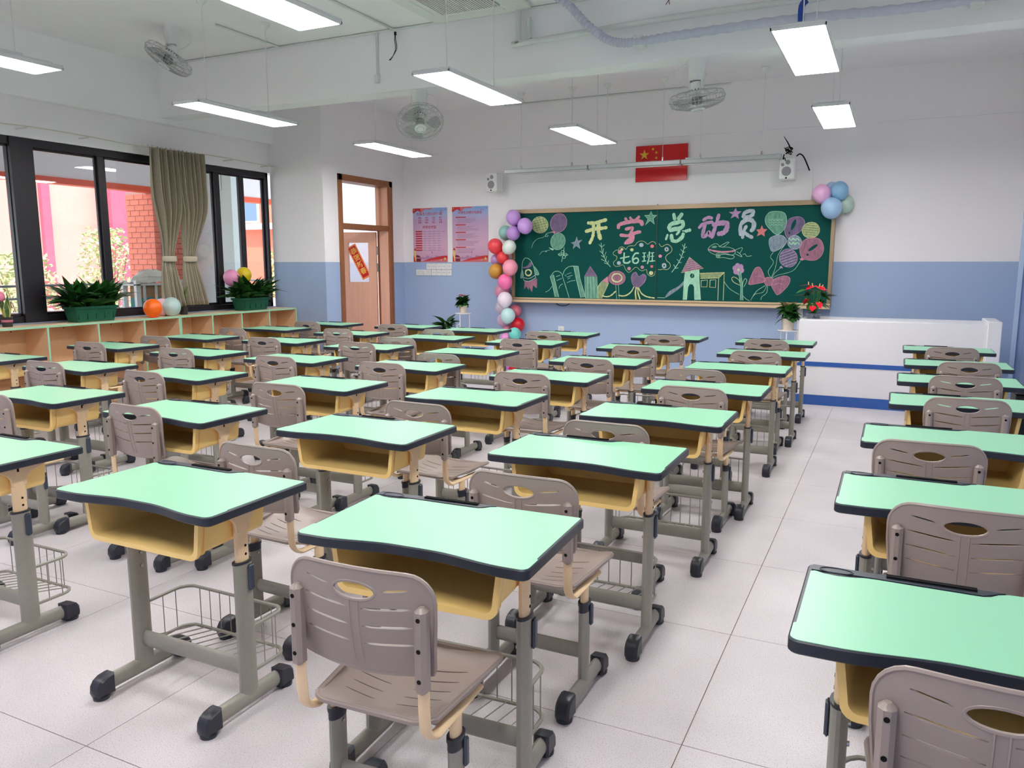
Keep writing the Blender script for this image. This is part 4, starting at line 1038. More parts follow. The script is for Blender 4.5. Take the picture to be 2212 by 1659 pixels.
# posters
PB = None
def poster(x0, z0, label, kind):
    wd, ht = .575, .77
    root = thing('wall_poster', label, 'poster', (x0 + wd / 2, YF - .008, z0 + ht / 2), 0, 'posters between door and chalkboard')
    pm = bpy.data.materials.new('poster_print'); pm.use_nodes = True; nt = pm.node_tree; b = nt.nodes['Principled BSDF']; b.inputs['Roughness'].default_value = .25
    tc = nt.nodes.new('ShaderNodeTexCoord'); sp = nt.nodes.new('ShaderNodeSeparateXYZ'); nt.links.new(tc.outputs['Object'], sp.inputs[0])
    nz = nt.nodes.new('ShaderNodeTexNoise'); nz.inputs['Scale'].default_value = 3; nt.links.new(tc.outputs['Object'], nz.inputs['Vector'])
    ad = nt.nodes.new('ShaderNodeMath'); ad.operation = 'MULTIPLY_ADD'; ad.inputs[1].default_value = .25; nt.links.new(nz.outputs['Fac'], ad.inputs[0]); nt.links.new(sp.outputs['Z'], ad.inputs[2])
    r = nt.nodes.new('ShaderNodeValToRGB'); mr = nt.nodes.new('ShaderNodeMapRange'); mr.inputs[1].default_value = -.3; mr.inputs[2].default_value = .55; nt.links.new(ad.outputs[0], mr.inputs[0]); nt.links.new(mr.outputs[0], r.inputs['Fac'])
    r.color_ramp.elements[0].color = lin((196, 150, 184)); r.color_ramp.elements[1].color = lin((120, 160, 214))
    e = r.color_ramp.elements.new(.35); e.color = lin((212, 170, 194)); e = r.color_ramp.elements.new(.72); e.color = lin((190, 160, 196)); e = r.color_ramp.elements.new(.85); e.color = lin((160, 172, 214))
    nt.links.new(r.outputs[0], b.inputs['Base Color'])
    part('poster_sheet', MB().bb(-wd / 2, wd / 2, -.001, .004, -ht / 2, ht / 2), pm, root)
    R1 = mat('poster_red', (196, 40, 44), .3); R2 = mat('poster_pink', (206, 104, 112), .3); TX = mat('poster_text_red', (176, 64, 84), .35); T2 = mat('poster_text_grey', (150, 112, 140), .35); Y_ = mat('poster_gold', (232, 196, 110), .3); DK = mat('poster_maroon', (120, 30, 40), .3); LI = mat('poster_skyline', (158, 104, 142), .3)
    F = Flat()
    H = ht / 2; Wd = wd / 2
    F.poly(catmull([(-Wd, H), (-Wd, H - .07), (-Wd + .06, H - .04), (-Wd + .09, H - .035), (-Wd + .13, H - .06), (-Wd + .16, H - .05), (-Wd + .2, H - .02), (-Wd + .3, H - .02), (-Wd + .33, H)], False, 3), R1, .0016)
    F.poly([(-Wd + .13, H), (-Wd + .13, H - .055), (-Wd + .15, H - .06), (-Wd + .2, H - .02), (-Wd + .3, H - .018), (-Wd + .34, H)], R2, .002)
    F.poly(star_poly(-Wd + .022, H - .022, .012, 0), Y_, .002)
    # ribbon and skyline at the bottom
    F.poly([(-Wd + .12, -H), (-Wd + .25, -H + .04), (0, -H + .05), (Wd - .1, -H + .085), (Wd, -H + .09), (Wd, -H)], R1, .0016)
    F.poly([(-Wd + .05, -H), (-Wd + .3, -H + .02), (0, -H + .022), (Wd, -H + .05), (Wd, -H)], R2, .002)
    for sx, ss in ((Wd - .04, .028), (Wd - .10, .014), (Wd - .135, .007)): F.poly(star_poly(sx, -H + .045 - (.015 if ss < .02 else 0), ss, .2), Y_, .0024)
    rn = random.Random(4)
    for k in range(26):
        xx = -Wd + .12 + k * .017; hh = rn.uniform(.02, .055); F.rect(xx, xx + .012, -H + .04, -H + .04 + hh, LI, .0012)
    F.rect(.028, .031, -H + .06, -H + .19, LI, .0014); F.poly([(.028 + .011 * cos(a), -H + .135 + .011 * sin(a)) for a in [i * pi / 4 for i in range(8)]], LI, .0015)
    # pillar and gate at lower left
    F.rect(-Wd + .012, -Wd + .04, -H + .01, -H + .17, Y_, .0018); F.poly([(-Wd + .004, -H + .17), (-Wd + .05, -H + .16), (-Wd + .03, -H + .205)], R1, .0021)
    F.rect(-Wd + .045, -Wd + .125, -H + .005, -H + .05, DK, .0018); F.poly([(-Wd + .04, -H + .065), (-Wd + .13, -H + .06), (-Wd + .10, -H + .09), (-Wd + .05, -H + .1)], DK, .0019)
    F.poly([(-Wd, -H), (-Wd + .03, -H), (-Wd + .02, -H + .06), (-Wd, -H + .1)], R1, .0022)
    # birds
    for bx_, bz_ in ((.2, H - .05), (.25, H - .03), (.17, H - .045)): F.poly([(bx_, bz_), (bx_ + .02, bz_ + .012), (bx_ + .01, bz_ - .004)], DK, .0016)
    F.build('poster_artwork', root); F = Flat()
    if kind == 0:
        F.text('社会主义核心价值观', .048, -.01, H - .085, TX, .002)
        ws = (('富强', '民主', '文明', '和谐'), ('自由', '平等', '公正', '法治'), ('爱国', '敬业', '诚信', '友善'))
        for i, row in enumerate(ws):
            for j, wv in enumerate(row): F.text(wv, .026, -.17 + j * .117, H - .14 - i * .033, TX, .002)
        F.text('中学生守则', .046, -.01, H - .275, TX, .002)
        for i in range(9):
            z = H - .333 - i * .0335
            hb = Flat(); hb.poly(rrect(.058, .0095, .009, 3, -.19, z), R1, .002); hb.build('heading_bar', root)
            for q in range(4 + (i == 0)): F.rect(-.115 + q * .078, -.115 + q * .078 + .062 + rn.uniform(-.012, .006), z - .004, z + .002, T2, .002)
    else:
        F.text('中学生日常行为规范', .043, .0, H - .085, TX, .002)
        for i in range(5):
            z = H - .145 - i * .105
            hb = Flat(); hb.poly(rrect(.083, .007, .006, 3, -.15, z), R1, .002); hb.build('heading_bar', root)
            for q in range(4): F.rect(-.205, -.205 + rn.uniform(.2, .36), z - .027 - q * .017, z - .022 - q * .017, T2, .002)
    F.build('poster_text', root)
poster(-6.415, 1.46, 'left wall poster with nine red pill headings, beside the door', 0)
poster(-5.752, 1.46, 'right wall poster with five red headings, nearer the balloons', 1)

# switch and socket plates
sw = thing('switch_panel', 'cream switch and socket plates under the two posters', 'switch', (-6.08, YF - .006, 1.35))
for i in range(3):
    p_ = part('switch_plate', MB().box((-.255 + i * .086, 0, -.045), (.084, .01, .086), 0, .003), WHITE_PLASTIC, sw)
    part('rocker', MB().box((-.255 + i * .086, -.007, -.045), (.04, .006, .045), 0, .002), OFFWHITE, p_)
for i in range(4):
    p_ = part('socket_plate', MB().box((.01 + i * .086 - .0, 0, -.045), (.084, .01, .086), 0, .003), WHITE_PLASTIC, sw)
    m = MB()
    for dx in (-.012, .012): m.box((.01 + i * .086 + dx, -.0055, -.045), (.004, .002, .012))
    part('slots', m, BLACK, p_)
for i in range(5):
    p_ = part('socket_plate', MB().box((-.09 + i * .086 + .015, 0, .045), (.084, .01, .086), 0, .003), WHITE_PLASTIC, sw)
    m = MB()
    for dx in (-.012, .012): m.box((-.09 + i * .086 + .015 + dx, -.0055, .045), (.004, .002, .012))
    part('slots', m, BLACK, p_)
so = thing('wall_socket', 'small cream wall socket low under the chalkboard', 'socket', (-4.06, YF - .006, .55))
part('socket_plate', MB().box((0, 0, 0), (.086, .01, .086), 0, .003), WHITE_PLASTIC, so)
m = MB(); m.box((-.012, -.0055, 0), (.004, .002, .012)); m.box((.012, -.0055, 0), (.004, .002, .012)); part('slots', m, BLACK, so)
tr_ = thing('cable_duct', 'short white cable duct between chalkboard and lectern counter', 'duct', (-.99, YF - .015, .8))
part('duct_cover', MB().bb(-.03, .03, -.015, .015, -.8, .11, .003), WHITE_PLASTIC, tr_)
ck = tag(part('loose_cable', MB().tube(catmull([(-4.12, 9.86, .935), (-4.10, 9.84, .89), (-4.02, 9.83, .872), (-3.95, 9.84, .885), (-3.90, 9.86, .93)], k=5), .005, 6), BLACK), 'black loop of cable hanging below the left half of the chalkboard', 'cable')

# ------------------------------------------------------------------ board lamp rails, speakers
RAIL = mat('lamp_rail_grey', (186, 188, 190), .4, .5, .3)
LY, LZ = 9.3, 2.60
xs_ = [-4.61, -3.47, -2.33, -1.21]
labs = ['chalkboard lamp rail, left of the three', 'chalkboard lamp rail, middle one crossing the flag', 'chalkboard lamp rail, right of the three']
for i in range(3):
    x0, x1 = xs_[i] + .01, xs_[i + 1] - .01
    rl = thing('board_lamp', labs[i], 'lamp', ((x0 + x1) / 2, LY, LZ), 0, 'suspended lamp rails above the chalkboard')
    h = (x1 - x0) / 2
    part('housing', MB().prism([(-.045, -.02), (.045, -.035), (.05, .012), (0, .03), (-.045, .018)], -h, h, 0, Matrix(((0, 0, 1, 0), (1, 0, 0, 0), (0, 1, 0, 0), (0, 0, 0, 1)))), RAIL, rl)
    part('driver_box', MB().bb(-h + .04, -h + .22, -.02, .02, .02, .045, .003), WHITE_PLASTIC, rl)
    for sx in (-.62 * h, .62 * h):
        part('hanger', MB().tube([(sx, 0, .02), (sx, 0, ZC - LZ)], .0028, 6), OFFWHITE, rl)
        part('hook', MB().box((sx, 0, .045), (.02, .012, .05), 0, .004), STEEL, rl)
        part('ceiling_rose', MB().lathe([(.05, ZC - LZ - .002), (.045, ZC - LZ - .02), (.012, ZC - LZ - .05), (.004, ZC - LZ - .06)], (sx, 0, 0), 16), WHITE_PLASTIC, rl)
    part('lamp_tube', MB().bb(-h + .03, h - .03, .0, .035, -.034, -.028), mat('board_lamp_diffuser', (226, 226, 224), .5), rl)
GRILL = mat('speaker_grille', (152, 150, 156), .7, .3, var=.1, scale=300)
def speaker(x, y, z, rz, label):
    s = thing('wall_speaker', label, 'speaker', (x, y, z), rz, 'speakers either side of the board')
    part('cabinet', MB().box((0, 0, 0), (.17, .17, .25), 0, .012), mat('speaker_white', (232, 232, 230), .4, .5), s)
    for cx, cz, rr in ((-.0, -.03, .052), (.012, .07, .026), (-.045, .045, .018)):
        part('driver', MB().cyl((cx, -.087, cz), rr, .005, 20, 'y'), GRILL, s)
    part('badge', MB().cyl((0, -.087, -.103), .01, .005, 10, 'y'), BLACK, s)
    part('bracket', MB().box((0, .13, 0), (.04, .1, .05), 0, .004), BLACK, s)
speaker(-4.975, 9.70, 2.515, radians(-6), 'white wall speaker left of the chalkboard lamps')
speaker(-1.19, 9.68, 2.50, radians(-4), 'white wall speaker above the right end of the chalkboard')
wk = MB(); rn = random.Random(3)
wk.tube([(-1.245, 9.62, 2.86), (-1.20, 9.62, 2.79), (-1.16, 9.62, 2.71)], .008, 6, radii=[.3, .8, 1])
P = [(-1.19 + .045 * cos(k * 1.9) + .01 * k % .03, 9.60 + .02 * sin(k * 2.3), 2.68 + .035 * sin(k * 1.3) + .002 * k) for k in range(16)]
wk.tube(catmull(P, k=3), .005, 5); wk.tube(catmull([(-1.23, 9.6, 2.66), (-1.24, 9.6, 2.60), (-1.225, 9.6, 2.62), (-1.21, 9.6, 2.585)], k=3), .007, 5)
wk.tube(catmull([(-1.10, 9.66, 2.64), (-1.07, 9.7, 2.665), (-1.03, 9.75, 2.63), (-.97, 9.82, 2.49)], k=4), .008, 6)
tag(part('cable_tangle', wk, BLACK), 'tangle of black cable on top of the right speaker', 'cable')

# ------------------------------------------------------------------ ceiling panels lights
DIFF = mat('panel_diffuser', (255, 253, 250), .5, emit=PANEL_POWER)
FRM = mat('panel_frame', (214, 212, 214), .4)
def panel(x, y, label):
    z = 2.71; s = thing('panel_light', label, 'light', (x, y, z), 0, 'suspended rectangular light panels')
    w_, l_ = .148, .585
    m = MB(); m.bb(-w_, w_, -l_, l_, .006, .020, .003); m.bb(-w_ + .03, w_ - .03, -l_ + .05, l_ - .05, .020, .036, .006)
    for a in ((-w_, -w_ + .010, -l_, l_), (w_ - .010, w_, -l_, l_), (-w_, w_, -l_, -l_ + .010), (-w_, w_, l_ - .010, l_)): m.bb(a[0], a[1], a[2], a[3], -.008, .008, .001)
    part('frame', m, FRM, s)
    part('diffuser', MB().bb(-w_ + .01, w_ - .01, -l_ + .01, l_ - .01, -.006, .004), DIFF, s)
    part('driver_box', MB().bb(-.05, .05, l_ - .4, l_ - .2, .036, .065, .005), FRM, s)
    top = ZC - z
    for sy in (-.36, .36):
        h = part('hanger', MB().tube([(0, sy, .03), (0, sy, top)], .0035, 6), OFFWHITE, s)
        part('ceiling_rose', MB().lathe([(.05, top - .001), (.047, top - .015), (.014, top - .05), (.005, top - .075)], (0, sy, 0), 16), WHITE_PLASTIC, h)
        part('hook', MB().tube([(-.03, sy, .055), (0, sy, .03), (.03, sy, .055)], .004, 6), STEEL, s)
rows = [(.68, 'in the row above the camera'), (3.03, 'in the third row from the chalkboard'), (5.33, 'in the middle row'), (7.70, 'in the row nearest the chalkboard')]
cols_ = [(-5.22, 'window-side'), (-2.92, 'central'), (-.57, 'right-hand')]
for y, rt in rows:
    for x, ct in cols_:
        panel(x, y, '%s suspended light panel %s' % (ct, rt))

# ------------------------------------------------------------------ orbit fans
CAGE = mat('fan_wire', (186, 186, 184), .35, .5, .3); BLADE = glass_mat('fan_blade_plastic', (.55, .57, .56), .2, .25)
def fan(x, y, ztop, rot, label, drop=.15):
    s = thing('orbit_fan', label, 'fan', (x, y, ztop), rot[2], 'ceiling orbit fans')
    m = MB(); m.lathe([(.075, 0), (.072, -.03), (.058, -drop), (.05, -drop - .01)], n=20); part('mount', m, WHITE_PLASTIC, s)
    for sx in (-.05, .05): part('yoke_arm', MB().box((sx, 0, -drop - .04), (.014, .05, .14), 0, .004), WHITE_PLASTIC, s)
    h = link('fan_head', None, s, (0, 0, -drop - .07), rot=(rot[0], rot[1], 0))
    m = MB(); m.lathe([(.02, .06), (.045, .05), (.058, .0), (.055, -.03), (.03, -.045)], n=20); part('motor', m, WHITE_PLASTIC, h)
    vt = MB()
    for k in range(14):
        a = 2 * pi * k / 14; vt.box((.0555 * cos(a), .0555 * sin(a), -.012), (.006, .006, .016), a)
    part('vent_slot', vt, BLACK, h)
    R_ = .218; w_ = MB()
    for rr, z in ((R_, -.075), (.205, -.04), (.205, -.115), (.15, -.135), (.10, -.148), (.16, -.03)):
        w_.tube([(rr * cos(a), rr * sin(a), z) for a in [2 * pi * k / 32 for k in range(32)]], .0022 if rr < R_ else .0045, 5, closed=True)
    for k in range(44):
        a = 2 * pi * k / 44
        w_.tube([(r0 * cos(a), r0 * sin(a), z) for r0, z in ((.05, -.152), (.12, -.145), (.18, -.128), (.21, -.1), (R_, -.075))], .0017, 3, caps=False)
    for k in range(16):
        a = 2 * pi * k / 16
        w_.tube([(r0 * cos(a), r0 * sin(a), z) for r0, z in ((R_, -.075), (.205, -.035), (.13, -.02), (.055, -.015))], .002, 4, caps=False)
    tag(part('wire_cage', w_, CAGE, h), kind='stuff')
    b = MB()
    for k in range(3):
        a0 = 2 * pi * k / 3; vs = []
        for i in range(7):
            t = i / 6; r0 = .035 + .155 * t; half = .25 + .42 * sin(t * pi * .75)
            for j in range(5):
                u = (j / 4 - .5) * 2; a = a0 + half * u
                vs.append((r0 * cos(a), r0 * sin(a), -.09 + .022 * u))
        b.add(vs, [[i * 5 + j, i * 5 + j + 1, (i + 1) * 5 + j + 1, (i + 1) * 5 + j] for i in range(6) for j in range(4)])
    b.lathe([(.04, -.06), (.04, -.11), (.02, -.12)], n=16)
    part('blades', b, BLADE, h)
    c = MB(); c.lathe([(.002, -.166), (.03, -.165), (.052, -.158), (.055, -.148), (.05, -.142)], n=24); part('cage_badge', c, WHITE_PLASTIC, h)
    part('badge_ring', MB().tube([(.033 * cos(a), .033 * sin(a), -.1645) for a in [2 * pi * k / 24 for k in range(24)]], .0015, 4, closed=True), mat('badge_grey', (110, 110, 112), .5), h)
    part('cord', MB().tube(catmull([(.06, 0, -.02), (.15, 0, -.05), (.17, 0, -.12), (.09, 0, -drop - .04), (.05, 0, -drop - .05)], k=4), .003, 5), WHITE_PLASTIC, s)
fan(-1.51, 6.43, 3.01, (radians(-6), radians(5), radians(170)), 'ceiling fan under the beam on the right, cage almost level')
fan(-4.08, 6.43, 3.01, (radians(-34), radians(-4), radians(32)), 'ceiling fan under the beam at centre, cage tilted to the camera')
fan(-6.08, 5.42, ZC, (radians(-10), radians(30), radians(30)), 'ceiling fan at upper left beside the window-side beam', .14)

# ------------------------------------------------------------------ ceiling services
ac = thing('ceiling_air_conditioner', 'square cassette air conditioner set in the ceiling at top centre', 'air conditioner', (-3.33, 5.80, ZC))
part('fascia', MB().prism(rrect(.475, .475, .05, 3), -.032, -.001, .004), mat('ac_white', (226, 226, 222), .4), ac)
g = MB(); g.bb(-.27, .27, -.27, .27, -.036, -.032)
part('grille_recess', g, mat('grille_dark', (120, 112, 110), .6), ac)
lm = MB().bb(-.007, .007, -.265, .265, -.045, -.036).mesh('grille_slat', mat('grille_slat_white', (214, 208, 206), .5))
for k in range(24): link('grille_slat', lm, ac, (-.265 + k * .023, 0, 0))
for sx, sy, a, b_ in ((0, .375, .26, .035), (0, -.375, .26, .035), (.375, 0, .035, .26), (-.375, 0, .035, .26)): part('louvre', MB().bb(sx - a, sx + a, sy - b_, sy + b_, -.036, -.030, .002), mat('ac_white', (226, 226, 222), .4), ac)
PVC = mat('pvc_white', (216, 218, 216), .4, .5, var=.05, scale=10)
def pipe(name, pts, r, m, label, cat, k=4, group=None): return tag(part(name, MB().tube(catmull(pts, k=k) if k > 1 else pts, r, 10), m), label, cat, group)
pipe('drain_pipe', [(-2.985, 6.27, ZC), (-2.985, 6.27, 3.30), (-2.975, 6.27, 3.272), (-2.94, 6.27, 3.262), (-1.7, 6.27, 3.30), (-.8, 6.27, 3.30), (1.22, 6.27, 3.29)], .024, PVC, 'thick white drain pipe bending down then running along the beam', 'pipe', 3)
pipe('drain_pipe', [(-2.895, 6.285, 3.46), (-2.895, 6.285, 3.33), (-2.885, 6.285, 3.29)], .02, PVC, 'short upright white pipe stub beside the thick bent pipe', 'pipe', 3)
# ribbed hose
P = catmull([(-2.62, 6.05, 3.55), (-2.5, 6.15, 3.48), (-2.33, 6.2, 3.30), (-2.15, 6.2, 3.17), (-1.95, 6.2, 3.135), (-1.6, 6.2, 3.145), (-.8, 6.2, 3.155), (0, 6.2, 3.13), (.6, 6.2, 3.15), (1.2, 6.2, 3.15)], k=14)
tag(part('ribbed_hose', MB().tube(P, .036, 12, radii=[1.0 if i % 2 else .80 for i in range(len(P))]), mat('hose_lilac_grey', (196, 196, 214), .5, .4, var=.06, scale=30)), 'pale ribbed flexible hose sagging along the beam', 'hose')
for x in (-1.92, .36): tag(part('hose_clip', MB().box((x, 6.235, 3.14), (.09, .11, .085), 0, .01), PVC), 'white clip holding the ribbed hose, %s' % ('left one near the bend' if x < 0 else 'right one at the frame edge'), 'clip')
tag(part('blue_strap', MB().tube(catmull([(-.69, 6.16, 3.26), (-.72, 6.15, 3.22), (-.72, 6.15, 3.12)], k=4), .022, 8, r2=.008), mat('strap_blue', (24, 60, 150), .5)), 'short dark blue strap on the hose above a light panel', 'strap')
cd = []
def conduit(pts, label): return tag(part('cable_conduit', MB().tube(pts, .011, 4), PVC), label, 'conduit', 'cable conduits on the ceiling')
conduit([(-7.2, 6.317, ZC - .012), (XR - .06, 6.317, ZC - .012)], 'cream conduit along the top of the beam face')
conduit([(-5.62, 5.5, ZC - .012), (-5.62, 6.305, ZC - .012)], 'cream conduit from the upper left fan to the beam')
conduit([(-4.27, -1.2, ZC - .012), (-4.27, 6.305, ZC - .012)], 'cream conduit running along the ceiling towards the camera')
conduit([(-4.9, YF - .045, ZC - .012), (-1.9, YF - .045, ZC - .012)], 'thin conduit at the top of the wall above the chalkboard')
conduit([(-4.46, 6.317, ZC - .025), (-4.46, 6.317, 3.16)], 'vertical conduit dropping down the beam left of centre')
tag(part('junction_box', MB().box((-4.462, 6.312, 3.13), (.05, .034, .075), 0, .005), PVC), 'small white junction box on the beam left of centre', 'junction box')
wm = MB()
for k, c_ in enumerate((0, .012)): wm.tube(catmull([(-4.24, 6.30, 3.50), (-4.235 + c_, 6.28, 3.44), (-4.22 + c_, 6.27, 3.36), (-4.25, 6.27, 3.30), (-4.30 + c_, 6.28, 3.27)], k=4), .0035, 5)
wm.box((-4.24, 6.30, 3.50), (.016, .016, .03))
tag(part('loose_wires', wm, BLACK), 'black loose wire ends hanging on the beam beside the junction box', 'wire')
wm = MB()
for c_ in (0, .03): wm.tube(catmull([(-1.68, 6.29, 3.52), (-1.655 + c_, 6.27, 3.49), (-1.70, 6.27, 3.44), (-1.73 + c_, 6.27, 3.40)], k=4), .003, 5)
tag(part('loose_wires', wm, mat('brown_wire', (110, 70, 60), .5)), 'brown loose wire loop above the right fan', 'wire')
cm = MB()
for k in range(3): cm.tube([(.0 + (.055 + .012 * k) * cos(a) , -.005 - .006 * k, (.06 + .01 * k) * sin(a)) for a in [2 * pi * q / 20 for q in range(20)]], .004, 5, closed=True)
o = tag(part('cable_coil', cm, mat('grey_cable', (120, 120, 124), .5)), 'coil of grey cable on the front wall at the right edge', 'cable'); o.location = (1.235, YF - .035, 2.70)

# ------------------------------------------------------------------ lectern counter
LW_ = mat('lectern_white', (232, 230, 234), .35, .5, var=.01); LB = mat('lectern_blue', (44, 92, 172), .4, .5)
lc = thing('lectern_counter', 'long white teacher counter with two blue stripes', 'lectern', (0, 8.47, 0))
x0, x1 = -.855, .80
part('front_panel', MB().bb(x0, x1, 0.004, .03, .10, .868, .003), LW_, lc)
part('top_board', MB().bb(x0, x1, 0.031, .62, .844, .8682, .002), LW_, lc)
part('side_panel', MB().bb(x0, x0 + .03, .03, .6, .0, .844), LW_, lc)
part('side_panel', MB().bb(x1 - .03, x1, .03, .6, .0, .844), LW_, lc)
part('end_cabinet', MB().bb(x1, x1 + .115, -.03, .6, .0, .898, .006), LW_, lc)
part('stripe', MB().bb(x0, x1, 0, .004, .398, .444), LB, lc)
part('kick_plate', MB().bb(x0, x1 + .0, -.002, .03, 0, .10), LB, lc)

# ------------------------------------------------------------------ plants
GL = mat('dark_leaf', (38, 86, 36), .38, .5, var=.45, scale=18); GL2 = mat('mid_leaf', (58, 122, 46), .4, .5, var=.4, scale=18)
SOIL = mat('soil', (60, 46, 36), .95, .1, var=.3, scale=80, bump=.6)
def leaf_mesh(ln, wd, droop, mt, fold=.25, tip=1.0):
    vs = []; N = 7
    for i in range(N):
        t = i / (N - 1); w_ = wd * sin(pi * min(1, t ** .85)) * (1 if t < .95 else .4) + .0008
        z = -droop * t * t * ln; c = Vector((t * ln, 0, z)); 
        vs += [(c.x, -w_, c.z + fold * w_), (c.x, 0, c.z), (c.x, w_, c.z + fold * w_)]
    m = MB(); m.add(vs, [[i * 3 + j, i * 3 + j + 1, (i + 1) * 3 + j + 1, (i + 1) * 3 + j] for i in range(N - 1) for j in range(2)])
    return m.mesh('leaf', mt)
def put_leaf(me, par, base, yaw, pitch, s=1.0, roll=0.0, name='leaf'):
    return link(name, me, par, base, rot=(roll, -pitch, yaw), scl=(s, s, s))
PG = mat('planter_green', (16, 86, 62), .45, .45, var=.05)
LV = [leaf_mesh(.24, .034, .35, GL), leaf_mesh(.21, .038, .2, GL2), leaf_mesh(.25, .028, .6, GL)]
def planter(y, hw, label, seed):
    rn = random.Random(seed); x = -7.235
    s = thing('window_planter', label, 'planter', (x, y, CZ), 0, 'green planters on the cabinet')
    pr = [(-.085, -hw + .02), (.085, -hw + .02), (.085, hw - .02), (-.085, hw - .02)]
    m = MB(); vs = []
    lv = [(0, .070, hw - .035), (.125, .092, hw - .012), (.13, .10, hw), (.155, .102, hw + .002), (.155, .090, hw - .012), (.125, .086, hw - .016)]
    for z, a, b_ in lv: vs += [(-a, -b_, z), (a, -b_, z), (a, b_, z), (-a, b_, z)]
    fs = [[3, 2, 1, 0]]
    for k in range(len(lv) - 1):
        for i in range(4): fs.append([k * 4 + i, k * 4 + (i + 1) % 4, k * 4 + 4 + (i + 1) % 4, k * 4 + 4 + i])
    m.add(vs, fs)
    for q in range(5): m.bb(.070, .088, -hw * .8 + q * hw * .4 - .005, -hw * .8 + q * hw * .4 + .005, .03, .11)
    part('trough', m, PG, s)
    part('soil', MB().bb(-.084, .084, -hw + .018, hw - .018, .10, .135), SOIL, s)
    for k in range(190):
        a = rn.uniform(0, 2 * pi); base = (rn.uniform(-.06, .06), rn.uniform(-hw * .88, hw * .88), .10)
        # leaves lean outwards
        yaw = atan2(base[1] * 1.3 / hw * .6 + rn.uniform(-.9, .9), base[0] / .06 * .5 + rn.uniform(-.8, .9))
        put_leaf(LV[k % 3], s, (base[0], base[1], .125 + rn.uniform(0, .10)), yaw, rn.uniform(.3, 1.5), rn.uniform(.75, 1.2), rn.uniform(-.6, .6))
planter(5.235, .235, 'wide green planter of leafy plants left of the curtains', 1)
planter(7.42, .23, 'green planter of leafy plants at the far end of the window', 2)
POTD = mat('dark_pot', (50, 44, 46), .5, .4, var=.1); SNK = mat('snake_leaf', (92, 120, 70), .45, .45, var=.4, scale=30, rgb2=(52, 84, 52)); SNY = mat('snake_margin', (214, 204, 120), .5, .4)
def snake_plant(x, y, label, seed, ribbon=None):
    rn = random.Random(seed); s = thing('snake_plant', label, 'potted plant', (x, y, CZ), 0, 'snake plants on the cabinet')
    part('pot', MB().lathe([(.040, 0), (.048, .085), (.05, .09), (.044, .09), (.042, .075)], n=20), POTD, s)
    if ribbon: part('ribbon_band', MB().lathe([(.0452, .045), (.0475, .065)], n=20, cap=False), mat('pink_ribbon', (190, 110, 130), .5), s)
    part('soil', MB().cyl((0, 0, .078), .042, .01, 16), SOIL, s)
    for k in range(8):
        a = k * 2.4 + rn.uniform(-.3, .3); ln = rn.uniform(.15, .26); tl = rn.uniform(.1, .36); wd = rn.uniform(.022, .032)
        m = MB(); vs = []; fs = []; N = 7
        for mi, wf in ((1, 1.0), (0, .74)):
            m.cur = mi; vs = []
            for i in range(N):
                t = i / (N - 1); w_ = wd * wf * sin(pi * (.25 + .75 * t) ** 1.1) + .001
                c = Vector((cos(a) * (.012 + tl * ln * t * t), sin(a) * (.012 + tl * ln * t * t), .08 + ln * t)); sd = Vector((-sin(a), cos(a), 0)); off = Vector((cos(a), sin(a), 0)) * (-.0012 if mi == 0 else 0)
                for q in (-1, 0, 1): vs.append(c + sd * w_ * q + off + Vector((cos(a), sin(a), 0)) * (.3 * w_ * abs(q)))
            m.add(vs, [[i * 3 + j, i * 3 + j + 1, (i + 1) * 3 + j + 1, (i + 1) * 3 + j] for i in range(N - 1) for j in range(2)])
            m.cur = 0
            if mi == 0: m.add([v - off * 2 - off * .1 for v in vs], [[i * 3 + j, i * 3 + j + 1, (i + 1) * 3 + j + 1, (i + 1) * 3 + j] for i in range(N - 1) for j in range(2)])
        part('leaf', m, [SNK, SNY], s)
snake_plant(-7.27, 4.42, 'snake plant in a dark pot at the left edge of the cabinet', 3, True)
snake_plant(-7.28, 6.42, 'snake plant half hidden behind the pale balloon under the curtains', 6)

def balloon(name_label, x, y, z, r, rgb, cat_group, tail=(0, 0, -1), knot=True, sub='latex'):
    m = MB(); n = 22; prof = []
    for i in range(n + 1):
        t = i / n; a = pi * t
        rr = r * sin(a) * (1 + .02 * cos(a)); zz = r * 1.06 * cos(a)
        if t > .5: zz *= 1.06; rr *= 1 - .05 * (t - .5)
        prof.append((max(rr, 1e-5), zz))
    m.lathe(prof[::-1], n=26, cap=False)
    cm = mat('balloon_%02x%02x%02x' % rgb, rgb, .33, .5, var=.02)
    root = thing('balloon', name_label, 'balloon', (x, y, z), 0, cat_group)
    q = Vector(tail).normalized(); rq = q.to_track_quat('-Z', 'Y').to_euler()
    part('skin', m, cm, root, rot=rq)
    k = MB(); k.lathe([(.004, -r * 1.11), (.007, -r * 1.14), (.012, -r * 1.19), (.011, -r * 1.2), (.003, -r * 1.17)], n=10); part('knot', k, cm, root, rot=rq)
    return root
